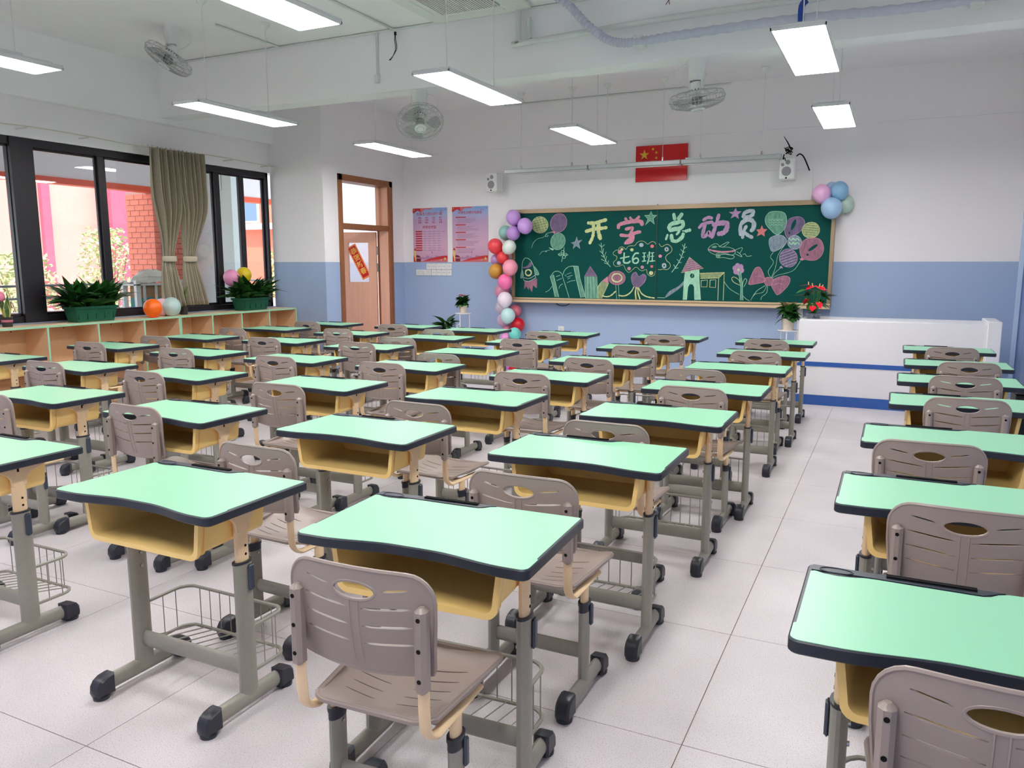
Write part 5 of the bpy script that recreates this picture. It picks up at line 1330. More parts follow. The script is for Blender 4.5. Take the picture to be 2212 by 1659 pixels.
# balloon garland left of the board
GB = [('lilac balloon at the very top of the garland', -4.671, 9.66, 2.046, 0.0995, (206, 160, 232),
(0.0, 0.5, -0.8)),
('rightmost lilac balloon overlapping the chalkboard corner', -4.48, 9.62, 1.93, 0.1016, (206, 160, 232),
(0.43, -0.35, -0.8)),
('lilac balloon under the top two of the garland', -4.671, 9.66, 1.838, 0.0935, (196, 150, 222),
(-0.44, 0.5, -0.8)),
('teal balloon peeping out behind the top lilac ones', -4.858, 9.8, 1.852, 0.0953, (150, 204, 196),
(0.01, 0.5, -0.8)),
('coral red balloon at the left side of the garland', -4.944, 9.66, 1.669, 0.103, (244, 74, 84),
(0.43, 0.5, -0.8)),
('mint white balloon right of the coral red one', -4.704, 9.6, 1.653, 0.0922, (222, 232, 222),
(-0.44, -0.35, -0.8)),
('smaller coral balloon under the mint white one', -4.832, 9.66, 1.512, 0.082, (240, 70, 78),
(0.02, 0.5, -0.8)),
('dim lilac balloon behind the smaller coral one', -4.995, 9.8, 1.482, 0.0835, (190, 150, 206),
(0.42, 0.5, -0.8)),
('golden balloon of the garland', -4.949, 9.68, 1.331, 0.0999, (206, 152, 60),
(-0.44, 0.5, -0.8)),
('light pink balloon right of the golden one', -4.69, 9.6, 1.382, 0.1037, (250, 160, 180),
(0.03, -0.35, -0.8)),
('hot pink balloon in the middle of the garland', -4.767, 9.6, 1.192, 0.0993, (252, 120, 178),
(0.42, -0.35, -0.8)),
('dusty pink balloon behind the hot pink and white ones', -4.912, 9.79, 1.056, 0.0997, (226, 150, 176),
(-0.45, 0.5, -0.8)),
('white balloon in the middle of the garland', -4.771, 9.6, 0.948, 0.1028, (236, 222, 236),
(0.03, -0.35, -0.8)),
('greyish white balloon behind the white one', -4.905, 9.79, 0.825, 0.0955, (214, 202, 218),
(0.41, 0.5, -0.8)),
('salmon balloon right of the pale aqua one', -4.7, 9.78, 0.786, 0.0864, (214, 112, 134),
(-0.45, 0.5, -0.8)),
('pale aqua balloon of the garland', -4.725, 9.6, 0.732, 0.1011, (196, 232, 232),
(0.04, -0.35, -0.8)),
('pale pink balloon behind the aqua one', -4.872, 9.78, 0.653, 0.0936, (220, 182, 206),
(0.41, 0.5, -0.8)),
('deep red balloon at the lower right of the garland', -4.636, 9.72, 0.6, 0.0987, (206, 18, 40),
(-0.45, 0.5, -0.8)),
('small pink balloon left of the deep red one', -4.824, 9.8, 0.505, 0.0776, (222, 140, 170),
(0.05, 0.5, -0.8)),
('turquoise balloon near the bottom of the garland', -4.63, 9.62, 0.484, 0.0867, (120, 216, 206),
(0.4, -0.35, -0.8)),
('bright pink balloon at the bottom left of the garland', -4.771, 9.62, 0.418, 0.0732, (240, 150, 214),
(-0.46, -0.35, -0.8)),
('pale blue balloon behind the desks at the foot of the garland', -4.98, 9.62, 0.242, 0.0965, (190, 204, 238),
(0.06, -0.35, -0.8)),
('violet balloon seen between desk and chair at floor level', -4.762, 9.6, 0.029, 0.0831, (200, 120, 206),
(0.4, -0.35, -0.8)),
('red balloon low behind the chairs at the foot of the garland', -4.644, 9.62, 0.002, 0.0765, (206, 26, 40),
(-0.46, -0.35, -0.8))]
for lab, x, y, z, r, rgb, tail in GB: balloon(lab, x, y, z, r, rgb, 'balloons of the garland', tail)
SB = [('pink balloon at the top right corner of the chalkboard', -0.809, 9.62, 2.211, 0.0987, (236, 182, 222),
(0.1, 0.3, -1), 'balloons at the right board corner'),
('pale blue balloon behind the pink one at the board corner', -0.718, 9.8, 2.273, 0.0737, (160, 184, 220),
(0.1, 0.3, -1), 'balloons at the right board corner'),
('sky blue balloon at the upper right of the board corner', -0.63, 9.66, 2.238, 0.0982, (140, 186, 220),
(0.1, 0.3, -1), 'balloons at the right board corner'),
('light blue balloon overlapping the board corner', -0.698, 9.62, 2.05, 0.1114, (166, 200, 236),
(0.1, 0.3, -1), 'balloons at the right board corner'),
('pale green balloon behind the blue ones at the board corner', -0.572, 9.8, 2.104, 0.0969, (190, 214, 198),
(0.1, 0.3, -1), 'balloons at the right board corner'),
('orange balloon on the cabinet left of the curtains', -7.14, 5.889, 0.96, 0.0953, (255, 110, 12),
(0.0, 0.05, -1), 'balloons on the cabinet'),
('pink balloon behind the orange and pale ones on the cabinet', -7.27, 6.123, 0.957, 0.0921, (236, 190, 206),
(0.0, 0.05, -1), 'balloons on the cabinet'),
('pale grey-green balloon on the cabinet by the curtains', -7.17, 6.159, 0.964, 0.0986, (180, 206, 202),
(0.0, 0.05, -1), 'balloons on the cabinet'),
('pink balloon behind the far green planter', -7.33, 7.214, 1.262, 0.0966, (232, 150, 190),
(0.0, 0.05, -1), 'balloons on the cabinet'),
('yellow balloon behind the far green planter', -7.33, 7.423, 1.293, 0.0926, (226, 196, 30),
(0.0, 0.05, -1), 'balloons on the cabinet'),
('pink balloon cut by the left picture edge', -7.3, 4.387, 1.135, 0.0462, (232, 130, 160),
(0.0, 0.05, -1), 'balloons on the cabinet')]
for lab, x, y, z, r, rgb, tail, grp in SB: balloon(lab, x, y, z, r, rgb, grp, tail)
st = tag(part('garland_cord', MB().tube(catmull([(-4.86, 9.87, 2.1), (-4.98, 9.88, 1.75), (-5.02, 9.88, 1.45), (-4.98, 9.88, 1.1), (-4.9, 9.88, .75), (-4.8, 9.88, .3)], k=4), .003, 5), WHITE_PLASTIC), 'thin cord holding the balloon garland on the front wall', 'cord')
bs = tag(part('balloon_stick', MB().tube([(0, 0, 0), (.004, .012, .235)], .008, 8, r2=.003), mat('wood_stick', (226, 176, 128), .6)), 'flat wooden stick standing behind the orange balloon', 'stick'); bs.location = (-7.40, 6.14, CZ + .003)
# flowering plants
def fan_stand(x, y, h, label, seed):
    s = thing('plant_stand', label, 'plant stand', (x, y, 0), 0, 'white iron plant stands'); W_ = mat('stand_white', (236, 236, 240), .35, .5)
    part('top_disc', MB().lathe([(.001, h - .012), (.105, h - .012), (.11, h - .006), (.11, h), (.001, h)], n=28, cap=False), W_, s)
    part('lower_disc', MB().lathe([(.001, .24), (.10, .24), (.105, .25), (.001, .25)], n=28, cap=False), W_, s)
    for k in range(3):
        a = 2 * pi * k / 3 + 2.6; part('leg', MB().tube([(.085 * cos(a), .085 * sin(a), h - .01), (.088 * cos(a), .088 * sin(a), h * .5), (.115 * cos(a), .115 * sin(a), .004)], .006, 8), W_, s)
    for sgn in (1,):
        pts = [(-.06 + (.012 + .045 * t) * cos(t * 5.5 * sgn) * 1.0 + .045, -.085, h - .16 - .0 + (.012 + .055 * t) * sin(t * 5.5) - .05 * t) for t in [i / 26 for i in range(27)]]
        part('scroll', MB().tube(pts, .0045, 6), W_, s)
    return s
def pot_flower(x, y, z, label, seed, fl_rgb, big=1.0):
    rn = random.Random(seed); s = thing('kalanchoe_pot', label, 'potted plant', (x, y, z), 0, 'flowering pots beside the board')
    part('pot', MB().lathe([(.048 * big, 0), (.052 * big, .02), (.066 * big, .11 * big), (.07 * big, .115 * big), (.06 * big, .115 * big), (.056 * big, .1 * big)], n=24), mat('cream_pot', (222, 208, 192), .5, .4, var=.05, scale=30), s)
    part('soil', MB().cyl((0, 0, .1 * big), .058 * big, .01, 16), SOIL, s)
    lm = [leaf_mesh(.09 * big, .042 * big, .5, GL2, .2), leaf_mesh(.10 * big, .045 * big, .7, GL, .2)]
    for k in range(60):
        a = rn.uniform(0, 2 * pi); pt = rn.uniform(-.1, 1.3); hh = .11 * big + rn.uniform(0, .10) * big
        put_leaf(lm[k % 2], s, (.02 * cos(a) * big, .02 * sin(a) * big, hh), a, pt, rn.uniform(.75, 1.1), rn.uniform(-.5, .5))
    fm = mat('flower_%02x%02x%02x' % fl_rgb, fl_rgb, .5, .4, var=.25, scale=60)
    for k in range(8):
        a = rn.uniform(0, 2 * pi); rr = rn.uniform(.02, .08) * big; zz = (.255 + rn.uniform(-.02, .02)) * big
        m = MB()
        for q in range(9):
            c = Vector((rn.uniform(-.018, .018), rn.uniform(-.018, .018), rn.uniform(-.006, .012)))
            for p_ in range(4):
                b_ = p_ * pi / 2 + q; m.add([c, c + Vector((.009 * cos(b_ - .5), .009 * sin(b_ - .5), .003)), c + Vector((.015 * cos(b_), .015 * sin(b_), .005)), c + Vector((.009 * cos(b_ + .5), .009 * sin(b_ + .5), .003))], [[0, 1, 2, 3]])
        part('flower_head', m, fm, s, loc=(rr * cos(a), rr * sin(a), zz))
        part('stalk', MB().tube([(.2 * rr * cos(a), .2 * rr * sin(a), .1 * big), (rr * cos(a), rr * sin(a), zz)], .003, 5), GL2, s)
def low_plant(x, y, z, label, seed, n=34, ln=.2):
    rn = random.Random(seed); s = thing('foliage_pot', label, 'potted plant', (x, y, z), 0, 'leafy pots low on the stands')
    part('pot', MB().lathe([(.055, 0), (.075, .11), (.08, .12), (.068, .12), (.06, .10)], n=22), mat('dark_glazed_pot', (54, 62, 70), .3, .5), s)
    part('soil', MB().cyl((0, 0, .1), .066, .01, 16), SOIL, s)
    lm = [leaf_mesh(ln, .045, .7, GL2, .25), leaf_mesh(ln * .85, .05, .5, GL, .25)]
    for k in range(n):
        a = rn.uniform(0, 2 * pi); put_leaf(lm[k % 2], s, (.03 * cos(a), .03 * sin(a), .11 + rn.uniform(0, .08)), a, rn.uniform(.1, 1.3), rn.uniform(.7, 1.1), rn.uniform(-.5, .5))
fan_stand(-5.255, 9.3, .772, 'white plant stand by the front wall left of the balloons', 1)
pot_flower(-5.255, 9.3, .772, 'cream pot of orange-red flowers on the stand left of the balloons', 2, (222, 84, 62), .9)
low_plant(-5.56, 9.35, .25 * 0 + .42, 'broad-leaved plant low down left of the white plant stand', 3)
sd = thing('low_stool', 'low white stool holding the broad-leaved plant by the wall', 'stool', (-5.56, 9.35, 0))
part('seat', MB().cyl((0, 0, .41), .11, .02, 24), WHITE_PLASTIC, sd)
for k in range(4):
    a = k * pi / 2 + .7; part('leg', MB().tube([(.08 * cos(a), .08 * sin(a), .40), (.1 * cos(a), .1 * sin(a), .003)], .008, 6), WHITE_PLASTIC, sd)
fan_stand(-1.01, 8.9, .725, 'white plant stand at the left end of the teacher counter', 1)
pot_flower(-1.01, 8.9, .725, 'cream pot of faded orange flowers on the stand by the teacher counter', 7, (190, 104, 62), 1.08)
low_plant(-1.22, 8.95, .25, 'small leafy plant low beside the stand at the counter', 8, 22, .15)
sd = thing('low_stool', 'tiny white stool under the leafy plant beside the counter', 'stool', (-1.22, 8.95, 0))
part('seat', MB().cyl((0, 0, .24), .09, .018, 24), WHITE_PLASTIC, sd)
for k in range(4):
    a = k * pi / 2 + .7; part('leg', MB().tube([(.06 * cos(a), .06 * sin(a), .235), (.08 * cos(a), .08 * sin(a), .003)], .008, 6), WHITE_PLASTIC, sd)
# anthurium
rn = random.Random(12)
an = thing('anthurium_pot', 'tall red anthurium in a dark patterned pot on the teacher counter', 'potted plant', (-.745, 8.72, .8685))
part('pot', MB().lathe([(.062, 0), (.075, .05), (.08, .055), (.07, .055), (.064, .045)], n=22), mat('blue_black_glaze', (44, 52, 70), .3, .5, var=.5, scale=40, rgb2=(130, 140, 156)), an)
part('soil', MB().cyl((0, 0, .045), .068, .01, 16), SOIL, an)
def heart_mesh(ln, wd, mt):
    P2 = [(0, 0), (-.18, .35), (-.1, .8), (.2, 1.0), (.6, .8), (1.0, .35), (1.25, 0), (1.0, -.35), (.6, -.8), (.2, -1.0), (-.1, -.8), (-.18, -.35)]
    m = MB(); vs = [(.35 * ln, 0, 0)] + [(p[0] * ln, p[1] * wd, .12 * abs(p[1]) * wd - .12 * p[0] * ln) for p in P2]
    m.add(vs, [[0, 1 + i, 1 + (i + 1) % len(P2)] for i in range(len(P2))]); return m.mesh('leaf', mt)
HL = heart_mesh(.085, .045, GL2); HD = heart_mesh(.09, .05, GL); HRm = mat('anthurium_red', (222, 30, 52), .22, .55, var=.1); HR = heart_mesh(.085, .05, HRm)
for k in range(24):
    a = rn.uniform(0, 2 * pi); hgt = rn.uniform(.05, .27); rr = rn.uniform(.05, .13) * (.5 + hgt * 2)
    tip = (rr * cos(a), rr * sin(a), .05 + hgt)
    part('stalk', MB().tube([(.01 * cos(a), .01 * sin(a), .04), (tip[0] * .6, tip[1] * .6, tip[2] * .7), tip], .003, 5), GL2, an)
    put_leaf(HL if k % 2 else HD, an, tip, a, rn.uniform(-.8, .1), rn.uniform(.8, 1.15), rn.uniform(-.3, .3))
for (fx, fy, fz, yw, pt) in ((-.05, -.05, .345, 3.3, .0), (-.01, -.06, .335, 4.0, -.25), (.04, -.05, .33, -.9, -.25), (.06, -.04, .32, -.1, -.3), (-.06, -.09, .20, 2.4, -.8), (.05, -.09, .165, -1, -.7), (.0, -.1, .125, -1.6, -.5)):
    part('stalk', MB().tube([(0, 0, .04), (fx * .5, fy * .5, fz * .6), (fx, fy, fz)], .003, 5), GL2, an)
    fo = put_leaf(HR, an, (fx, fy, fz), yw, pt, 1.0 if fz > .3 else .72, 0, 'flower')
    link('spadix', MB().tube([(.008, 0, .002), (.012, 0, .035)], .004, 6).mesh('spadix', mat('spadix_yellow', (236, 206, 140), .5)), fo)

# dark crate beside the right wall
cr_ = thing('black_crate', 'black box on the floor by the right wall beyond the third right-hand desk', 'box', (1.02, 7.0, 0))
part('crate_body', MB().bb(-.15, .18, -.15, .15, 0, .46, .008), mat('crate_black', (16, 16, 20), .45), cr_)
part('crate_lid', MB().bb(-.155, .185, -.155, .155, .46, .475, .006), mat('crate_black', (16, 16, 20), .45), cr_)

# ------------------------------------------------------------------ school desk
TZ = .717; HW, HD2 = .338, .213
def desk_outline(side, front, back, r=.02):
    hw = HW - side; P = []
    yf = lambda x: -HD2 + front + .028 * (1 - smoothstep(.05, .27, abs(x - .01)))
    # front edge left to right
    for i in range(5):
        a = pi + pi / 2 * i / 4; P.append((-hw + r + r * cos(a), -HD2 + front + r + r * sin(a)))
    for i in range(1, 24): x = -hw + r + (2 * hw - 2 * r) * i / 24; P.append((x, yf(x)))
    for i in range(5):
        a = -pi / 2 + pi / 2 * i / 4; P.append((hw - r + r * cos(a), -HD2 + front + r + r * sin(a)))
    return P, hw
P, hw_ = desk_outline(0, 0, 0, .022)
rb = .012
P += [(HW, HD2 - rb), (HW - rb * .3, HD2 - rb * .3), (HW - rb, HD2), (-HW + rb, HD2), (-HW + rb * .3, HD2 - rb * .3), (-HW, HD2 - rb)]
slab = MB().prism(P, TZ - .029, TZ - .0012, .003)
S, hs = desk_outline(.0035, .0035, 0, .02)
yb = HD2 - .006; s2 = .0085
S += [(HW - .0035, -.135), (HW - s2, -.130), (HW - s2, yb - .006), (HW - s2 - .006, yb)]
# right part of back edge, step down to tray
S += [(.085, yb), (.07, yb - .002), (.05, yb - .012), (.035, yb - .030), (.02, yb - .036), (0, yb - .037), (-.10, yb - .036), (-.19, yb - .034), (-.215, yb - .036), (-.235, yb - .044), (-.27, yb - .050), (-.30, yb - .046), (-HW + s2 + .008, yb - .036), (-HW + s2, yb - .044)]
S += [(-HW + s2, -.130), (-HW + .0035, -.135)]
surf = MB().prism(S, TZ - .003, TZ)
tray = MB()
tray.prism([(-HW + .01, yb - .034), (-.20, yb - .031), (.02, yb - .033), (.05, yb - .010), (.065, yb), (-HW + .01, yb)], TZ - .002, TZ + .0016, .0007)
tray2 = MB(); tray2.bb(-.17, .01, HD2 - .022, HD2 - .017, TZ + .001, TZ + .006); tray2.bb(-.17, .01, HD2 - .013, HD2 - .009, TZ + .001, TZ + .006)
cup = MB(); cup.tube([(-.275 + .036 * cos(a), HD2 - .029 + .017 * sin(a), TZ + .0022) for a in [2 * pi * k / 24 for k in range(24)]], .0014, 5, closed=True)

def book_box():
    m = MB(); t = .005
    def U(hx_t, hx_b, zb, zt, r, n=5):
        pts = [(-hx_t, zt)]
        for i in range(n + 1):
            a = pi + pi / 2 * i / n; pts.append((-hx_b + r + r * cos(a) - (0), zb + r + r * sin(a)))
        for i in range(n + 1):
            a = -pi / 2 + pi / 2 * i / n; pts.append((hx_b - r + r * cos(a), zb + r + r * sin(a)))
        pts.append((hx_t, zt)); return pts
    zt = TZ - .029
    o = U(.243, .231, .562, zt, .028); i_ = U(.237, .225, .568, zt, .024); fo = U(.253, .240, .552, zt, .034)
    ys = [(-.155, o, i_), (.118, [(p[0] * .97, p[1] + .006 if p[1] < zt - .001 else p[1]) for p in o], [(p[0] * .97, p[1] + .006 if p[1] < zt - .001 else p[1]) for p in i_])]
    n = len(o); vs = []
    for y, A, B_ in ys: vs += [(p[0], y, p[1]) for p in A] + [(p[0], y, p[1]) for p in B_]
    fs = []
    for i in range(n - 1):
        fs.append([i + 1, i, 2 * n + i, 2 * n + i + 1])               # outer
        fs.append([n + i, n + i + 1, 3 * n + i + 1, 3 * n + i])         # inner
    # back wall both sides
    bo = [2 * n + i for i in range(n)]; fs.append(bo[::-1]); bi = [3 * n + i for i in range(n)]
    m.add(vs, fs)
    m.add([(p[0], .113, p[1]) for p in ys[1][2]], [list(range(n))])
    # front flange and a second rib
    for y0, y1, A in ((-.168, -.155, fo), (-.138, -.130, [(p[0] * 1.015, p[1] - (.004 if p[1] < zt - .001 else 0)) for p in o])):
        vs = [(p[0], y0, p[1]) for p in A] + [(p[0], y0, p[1]) for p in i_] + [(p[0], y1, p[1]) for p in A] + [(p[0], y1, p[1]) for p in i_]
        fs = []
        for i in range(n - 1):
            fs += [[i, i + 1, n + i + 1, n + i], [2 * n + i + 1, 2 * n + i, 3 * n + i, 3 * n + i + 1], [i + 1, i, 2 * n + i, 2 * n + i + 1], [n + i, n + i + 1, 3 * n + i + 1, 3 * n + i]]
        if y0 > -.14: fs = [f for f in fs]
        m.add(vs, fs)
    return m

def oval_post(m, x, y, z0, z1, rx, ry, n=14): m.tube([(x, y, z0), (x, y, z1)], rx, n, r2=ry, up=(1, 0, 0))
def foot_assembly(par, x, y0, y1):
    rail = part('foot_rail', MB().tube([(x, y0 + .03, .043), (x, y1 - .03, .043)], .028, 12, r2=.0185, up=(0, 0, 1)), GREY, par)
    for s, yy in ((-1, y0), (1, y1)):
        pr = [(yy - s * .068, .010), (yy - s * .006, .010), (yy, .026), (yy - s * .003, .050), (yy - s * .014, .066), (yy - s * .032, .075), (yy - s * .068, .077)]
        if s < 0: pr = pr[::-1]
        c = MB(); c.prism(pr, x - .0245, x + .0245, .007, Matrix(((0, 0, 1, 0), (1, 0, 0, 0), (0, 1, 0, 0), (0, 0, 0, 1))))
        c.lathe([(.0255, .0), (.0265, .009), (.025, .013)], (x, yy - s * .028, 0), 16)
        part('foot_cap', c, CAP, rail)
    return rail
def make_desk():
    root = thing('school_desk', 'x', 'desk', (0, 0, 0), 0, 'mint topped school desks')
    top = part('desktop', slab, EDGE, root)
    part('writing_surface', surf, MINT, top); tr = part('pen_tray', tray, EDGE, top)
    part('pen_groove', tray2, BLACK, top); part('cup_recess', cup, mat('dark_edge_sheen', (52, 58, 72), .3), top)
    part('book_box', book_box(), BOXY, root)
    for s in (-1, 1):
        lg = MB(); oval_post(lg, s * .243, 0, .055, .497, .019, .036); leg = part('leg', lg, GREY, root)
        col = MB(); oval_post(col, s * .243, 0, .496, .503, .021, .038); part('collar', col, CAP, leg)
        inn = MB(); oval_post(inn, s * .243, 0, .47, .655, .0135, .027)
        # flared bracket plate
        pl = [(-.027, .60), (.027, .60), (.034, .63), (.05, .648), (.085, .657), (.112, .672), (.118, .688), (-.095, .688), (-.088, .672), (-.06, .657), (-.042, .645), (-.031, .63)]
        Mx = Matrix(((0, 0, 1, 0), (1, 0, 0, 0), (0, 1, 0, 0), (0, 0, 0, 1)))
        x0_, x1_ = (s * .243 + .002, s * .243 + .012) if s > 0 else (s * .243 - .012, s * .243 - .002)
        inn.prism(pl, x0_, x1_, .002, Mx)
        inner = part('inner_column', inn, CREAM, root)
        for z in (.525, .553): part('hole', MB().cyl((s * (.243 + .0135), .004, z), .0045, .002, 8, 'x'), BLACK, inner)
        hl = MB()
        hl.prism([(-.006, .655), (.002, .655), (.002, .668), (.009, .668), (.009, .680), (.005, .680), (.005, .672), (-.006, .672)], s * .243 + s * .0122 - .0006, s * .243 + s * .0122 + .0006, 0, Mx)
        part('bracket_slot', hl, BLACK, inner)
        lv = MB(); lv.box((s * .2665, .012, .448), (.012, .024, .085), 0, .005); part('lever', lv, LEVER, leg)
        sc = MB(); sc.cyl((s * .222, .0, .452), .006, .006, 8, 'x'); sc.cyl((s * .222, .0, .405), .006, .006, 8, 'x'); part('screw', sc, STEEL, leg)
        foot_assembly(root, s * .243, -.200, .190)
    cb_ = MB(); cb_.tube([(-.235, 0, .14), (.235, 0, .14)], .030, 12, r2=.014, up=(0, 0, 1)); part('crossbar', cb_, GREY, root)
    bk = MB()
    for z in (.262, .112):
        bk.tube(catmull([(-.235, .03, z), (-.235, .12, z), (-.232, .16, z), (-.205, .188, z), (-.17, .192, z), (0, .192, z), (.17, .192, z), (.205, .188, z), (.232, .16, z), (.235, .12, z), (.235, .03, z)], k=2), .0065, 6)
    basket = part('wire_basket', bk, GREY, root)
    wr = MB()
    for k in range(10): wr.tube([(-.19 + k * .0422, .0, .155), (-.19 + k * .0422, .192, .112)], .0022, 4)
    for k in range(8): wr.tube([(-.17 + k * .0486, .192, .112), (-.17 + k * .0486, .192, .262)], .0022, 4)
    for s in (-1, 1):
        for y in (.085, .14): wr.tube([(s * .235, y, .112), (s * .235, y, .262)], .0022, 4)
    tag(part('wire', wr, GREY, basket), kind='stuff')
    return root

# ------------------------------------------------------------------ school chair
def bx_w(z): return .178 + .014 * smoothstep(.53, .66, z)
def back_fn(x, z):
    y = .012 + (z - .77) * -.10 + .030 * (x / .19) ** 2 * 1.0 - .010 * sin((z - .53) / .24 * pi)
    return (x, y, z)
def back_outline():
    P = []; r = .062
    for i in range(10):
        x = -.172 + .344 * i / 9; P.append((x, .537 - .012 * cos(x / .172 * pi / 2)))
    P += [(.176, .548), (.181, .60), (.187, .66)]
    for i in range(7):
        a = 0 + pi / 2 * i / 6; P.append(((.188) - r + r * cos(a), .770 - r + r * sin(a)))
    P += [(.065, .7715), (0, .772), (-.065, .7715)]
    for i in range(7):
        a = pi / 2 + pi / 2 * i / 6; P.append((-.188 + r + r * cos(a), .770 - r + r * sin(a)))
    P += [(-.187, .66), (-.181, .60), (-.176, .548)]
    return P
def slot(x0, x1, z0, z1, th, n=5):
    up = []; dn = []
    for i in range(n + 1):
        t = i / n; x = x0 + (x1 - x0) * t; z = z0 + (z1 - z0) * t; k = th / 2 * (1 if 0 < i < n else .35)
        up.append((x, z + k)); dn.append((x, z - k))
    P = dn + up[::-1]
    area = sum(P[i][0] * P[(i + 1) % len(P)][1] - P[(i + 1) % len(P)][0] * P[i][1] for i in range(len(P)))
    return P if area > 0 else P[::-1]
def make_chair():
    root = thing('school_chair', 'x', 'chair', (0, 0, 0), 0, 'taupe plastic school chairs')
    BO = back_outline()
    oval = [(.053 * cos(a), .722 + .020 * sin(a)) for a in [2 * pi * k / 20 for k in range(20)]]
    holes = [oval]
    for s in (-1, 1):
        holes.append(slot(s * .070, s * .132, .728, .737, .0052))
        for z in (.687, .645, .603): holes.append(slot(s * .018, s * .138, z - .004, z + .007, .0056))
    vs, fs = shell_panel(BO, holes, .03, back_fn, .006)
    m = MB(); m.add(vs, fs)
    m.tube([back_fn(p[0] * .992, p[1]) for p in BO], .0055, 6, closed=True)
    m.tube([back_fn(p[0] * 1.04, .722 + (p[1] - .722) * 1.06) for p in oval], .0045, 6, closed=True)
    for dx in (-.011, .011): m.tube([(back_fn(dx, z)[0], back_fn(dx, z)[1] - .003, z) for z in (.70, .66, .62, .58, .545)], .0022, 5)
    part('backrest', m, TAUPE, root)
    for s in (-1, 1):
        y = back_fn(s * .16, .61)[1]
        c = MB(); c.box((s * .163, y - .017, .607), (.030, .034, .198), 0, .009); cl = part('back_clamp', c, TAUPE, root)
        for z in (.682, .612, .543): part('hole', MB().cyl((s * .163, y - .0342, z), .0052, .0016, 10, 'y'), BLACK, cl)
        t = MB(); t.tube(catmull([(s * .163, y - .014, .64), (s * .163, y - .014, .51), (s * .163, y - .012, .445), (s * .163, y - .004, .408), (s * .163, y + .028, .384), (s * .163, y + .07, .381), (s * .163, .30, .382)], k=4), .015, 10, r2=.0085, up=(1, 0, 0))
        part('back_tube', t, CREAM, root)
    # seat
    def seat_fn(x, y):
        z = .398 + .020 * (abs(x) / .19) ** 2.2 - .010 * sin(max(0, min(1, (y - .08) / .24)) * pi) + .012 * smoothstep(.10, .045, y)
        z -= .9 * max(0, y - .375) ** 2 * 9 * .8 * (1 - .5 * (abs(x) / .19)); z += .006 * smoothstep(.2, .34, y)
        return (x, y, z)
    SO = []
    for (cx, cy, r, a0, a1) in ((.163 - .045, .05 + .045, .045, -pi / 2, -.25), (.193 - .06, .425 - .06, .06, 0.05, pi / 2)):
        for i in range(6):
            a = a0 + (a1 - a0) * i / 5; SO.append((cx + r * cos(a), cy + r * sin(a)))
    SO2 = [(-p[0], p[1]) for p in SO[::-1]]
    SOall = SO + SO2 
    hs_ = []
    for s in (-1, 1):
        for k, yy in enumerate((.125, .165, .205, .245, .285)): hs_.append(slot(s * .03, s * (.12 + .004 * k), yy, yy + .012, .004))
    vs, fs = shell_panel(SOall, hs_, .032, seat_fn, .008)
    m = MB(); m.add(vs, fs); m.tube([(lambda q: (q[0] * .985, .225 + (q[1] - .225) * .985, q[2] - .004))(seat_fn(p[0], p[1])) for p in SOall], .008, 6, closed=True)
    part('seat', m, TAUPE, root)
    for s in (-1, 1):
        x = s * .168
        lg = MB(); oval_post(lg, x, .165, .055, .325, .0165, .030); leg = part('leg', lg, GREY, root)
        col = MB(); oval_post(col, x, .165, .322, .333, .0195, .033); oval_post(col, x, .165, .30, .322, .017, .031); part('collar', col, CAP, leg)
        inn = MB(); oval_post(inn, x, .165, .30, .380, .012, .023); part('inner_column', inn, CREAM, root)
        part('lever', MB().box((x + s * .020, .178, .285), (.011, .020, .075), 0, .005), LEVER, leg)
        part('screw', MB().cyl((x - s * .0175, .165, .29), .005, .005, 8, 'x'), STEEL, leg)
        foot_assembly(root, x, -.03, .360)
    part('crossbar', MB().tube([(-.16, .165, .155), (.16, .165, .155)], .027, 12, r2=.013, up=(0, 0, 1)), GREY, root)
    part('under_seat_bar', MB().bb(-.165, .165, .145, .185, .372, .384, .002), CREAM, root)
    return root

desk0 = make_desk(); chair0 = make_chair()
DESKS = [(0, 0, -6.132, 7.581, 0), (0, 1, -6.235, 6.749, 0), (0, 2, -6.188, 5.617, 0), (0, 3, -6.207, 4.676, 0), (0, 4, -6.23, 3.654, 0), (1, 0, -5.06, 7.658, 0), (1, 1, -5.105, 6.648, 0), (1, 2, -5.173, 5.706, 0), (1, 3, -5.094, 4.619, 0), (1, 4, -5.164, 3.619, 0), (2, 0, -4.106, 7.544, 0), (2, 1, -4.046, 6.603, 0), (2, 2, -4.128, 5.615, 0), (2, 3, -4.092, 4.636, 0), (2, 4, -4.152, 3.65, 0), (2, 5, -4.179, 2.741, 0), (3, 0, -3.078, 7.546, 0), (3, 1, -3.035, 6.569, 0), (3, 2, -3.096, 5.617, 0), (3, 3, -3.063, 4.655, 0), (3, 4, -3.08, 3.712, 0), (3, 5, -3.104, 2.708, 0), (3, 6, -3.172, 1.761, 0), (4, 0, -1.968, 7.614, 0), (4, 1, -1.943, 6.547, 0), (4, 2, -1.945, 5.521, 0), (4, 3, -1.978, 4.624, 0), (4, 4, -2.017, 3.711, 0), (4, 5, -2.048, 2.755, 0), (4, 6, -2.04, 1.749, 0), (5, 0, -0.956, 7.58, 0), (5, 1, -0.921, 6.56, 0), (5, 2, -0.947, 5.569, 0), (5, 3, -0.951, 4.563, 0), (5, 4, -0.983, 3.649, 0), (5, 5, -1.017, 2.773, 0), (5, 6, -1.075, 1.781, 0.04), (6, 0, 0.434, 7.532, 0), (6, 1, 0.434, 6.434, 0), (6, 2, 0.388, 5.525, 0), (6, 3, 0.348, 4.627, 0), (6, 4, 0.253, 3.625, 0), (6, 5, 0.216, 2.676, 0), (6, 6, 0.196, 1.711, 0.0)]
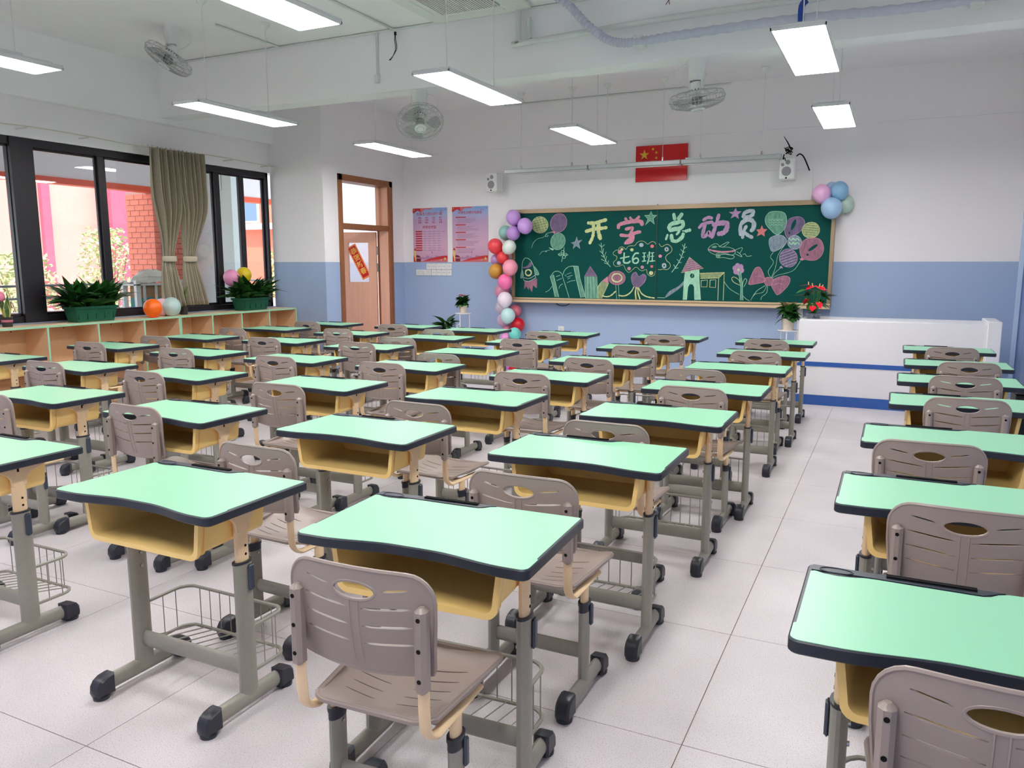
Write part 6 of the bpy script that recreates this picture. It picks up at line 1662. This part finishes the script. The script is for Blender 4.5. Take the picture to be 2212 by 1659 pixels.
CHAIRS = [(0, 0, -6.061, 7.041, -0.007), (0, 1, -6.133, 5.974, -0.019), (0, 2, -6.097, 4.991, 0.024), (0, 3, -6.12, 4.351, 0.034), (1, 0, -4.934, 7.12, 0.049), (1, 1, -5.104, 6.386, -0.011), (1, 2, -5.096, 5.323, 0.011), (1, 3, -5.067, 4.326, 0.017), (1, 4, -5.188, 3.337, 0.045), (2, 0, -4.143, 6.78, -0.006), (2, 1, -4.006, 5.853, 0.045), (2, 2, -4.081, 5.343, 0.022), (2, 3, -3.983, 4.257, 0.011), (2, 4, -4.16, 3.289, -0.042), (2, 5, -4.156, 2.351, 0.046), (3, 0, -3.061, 6.968, -0.004), (3, 1, -2.952, 6.169, -0.047), (3, 2, -3.005, 4.897, -0.023), (3, 3, -3.074, 4.281, 0.004), (3, 4, -3.048, 3.257, 0.008), (3, 5, -3.187, 2.446, -0.044), (4, 0, -1.886, 7.092, 0.039), (4, 1, -1.864, 6.061, 0.006), (4, 2, -1.906, 5.111, -0.048), (4, 3, -2.012, 4.24, -0.018), (4, 4, -2.023, 3.085, -0.046), (4, 5, -2.069, 2.072, -0.034), (5, 0, -0.98, 7.081, 0.003), (5, 1, -0.919, 6.085, -0.026), (5, 2, -1.094, 4.862, -0.017), (5, 3, -0.948, 4.14, -0.036), (5, 4, -1.053, 3.027, 0.001), (5, 5, -1.018, 2.131, 0.0), (5, 6, -1.021, 1.298, 0.05), (6, 0, 0.445, 7.045, 0.05), (6, 1, 0.487, 6.012, 0.017), (6, 2, 0.41, 5.241, -0.032), (6, 3, 0.361, 4.36, 0.039), (6, 4, 0.156, 3.203, 0.03), (6, 5, 0.214, 2.342, -0.01), (6, 6, 0.198, 1.336, -0.01)]
ORD = ['first', 'second', 'third', 'fourth', 'fifth', 'sixth', 'seventh']
COLN = ['window-side column', 'second column from the windows', 'third column from the windows', 'fourth column from the windows', 'fifth column from the windows', 'column just left of the wide aisle', 'column right of the wide aisle']
def place(proto, spots, what, first):
    for k, (c, rw, x, y, rz) in enumerate(spots):
        o = proto if k == 0 else copy_tree(proto)
        o.location = (x, y, 0); o.rotation_euler = (0, 0, rz)
        rowt = 'front row by the board' if rw == 0 else '%s row from the board' % ORD[rw]
        o['label'] = '%s, %s, %s' % (what, COLN[c], rowt)
place(desk0, DESKS, 'mint school desk', True)
place(chair0, CHAIRS, 'taupe school chair', True)
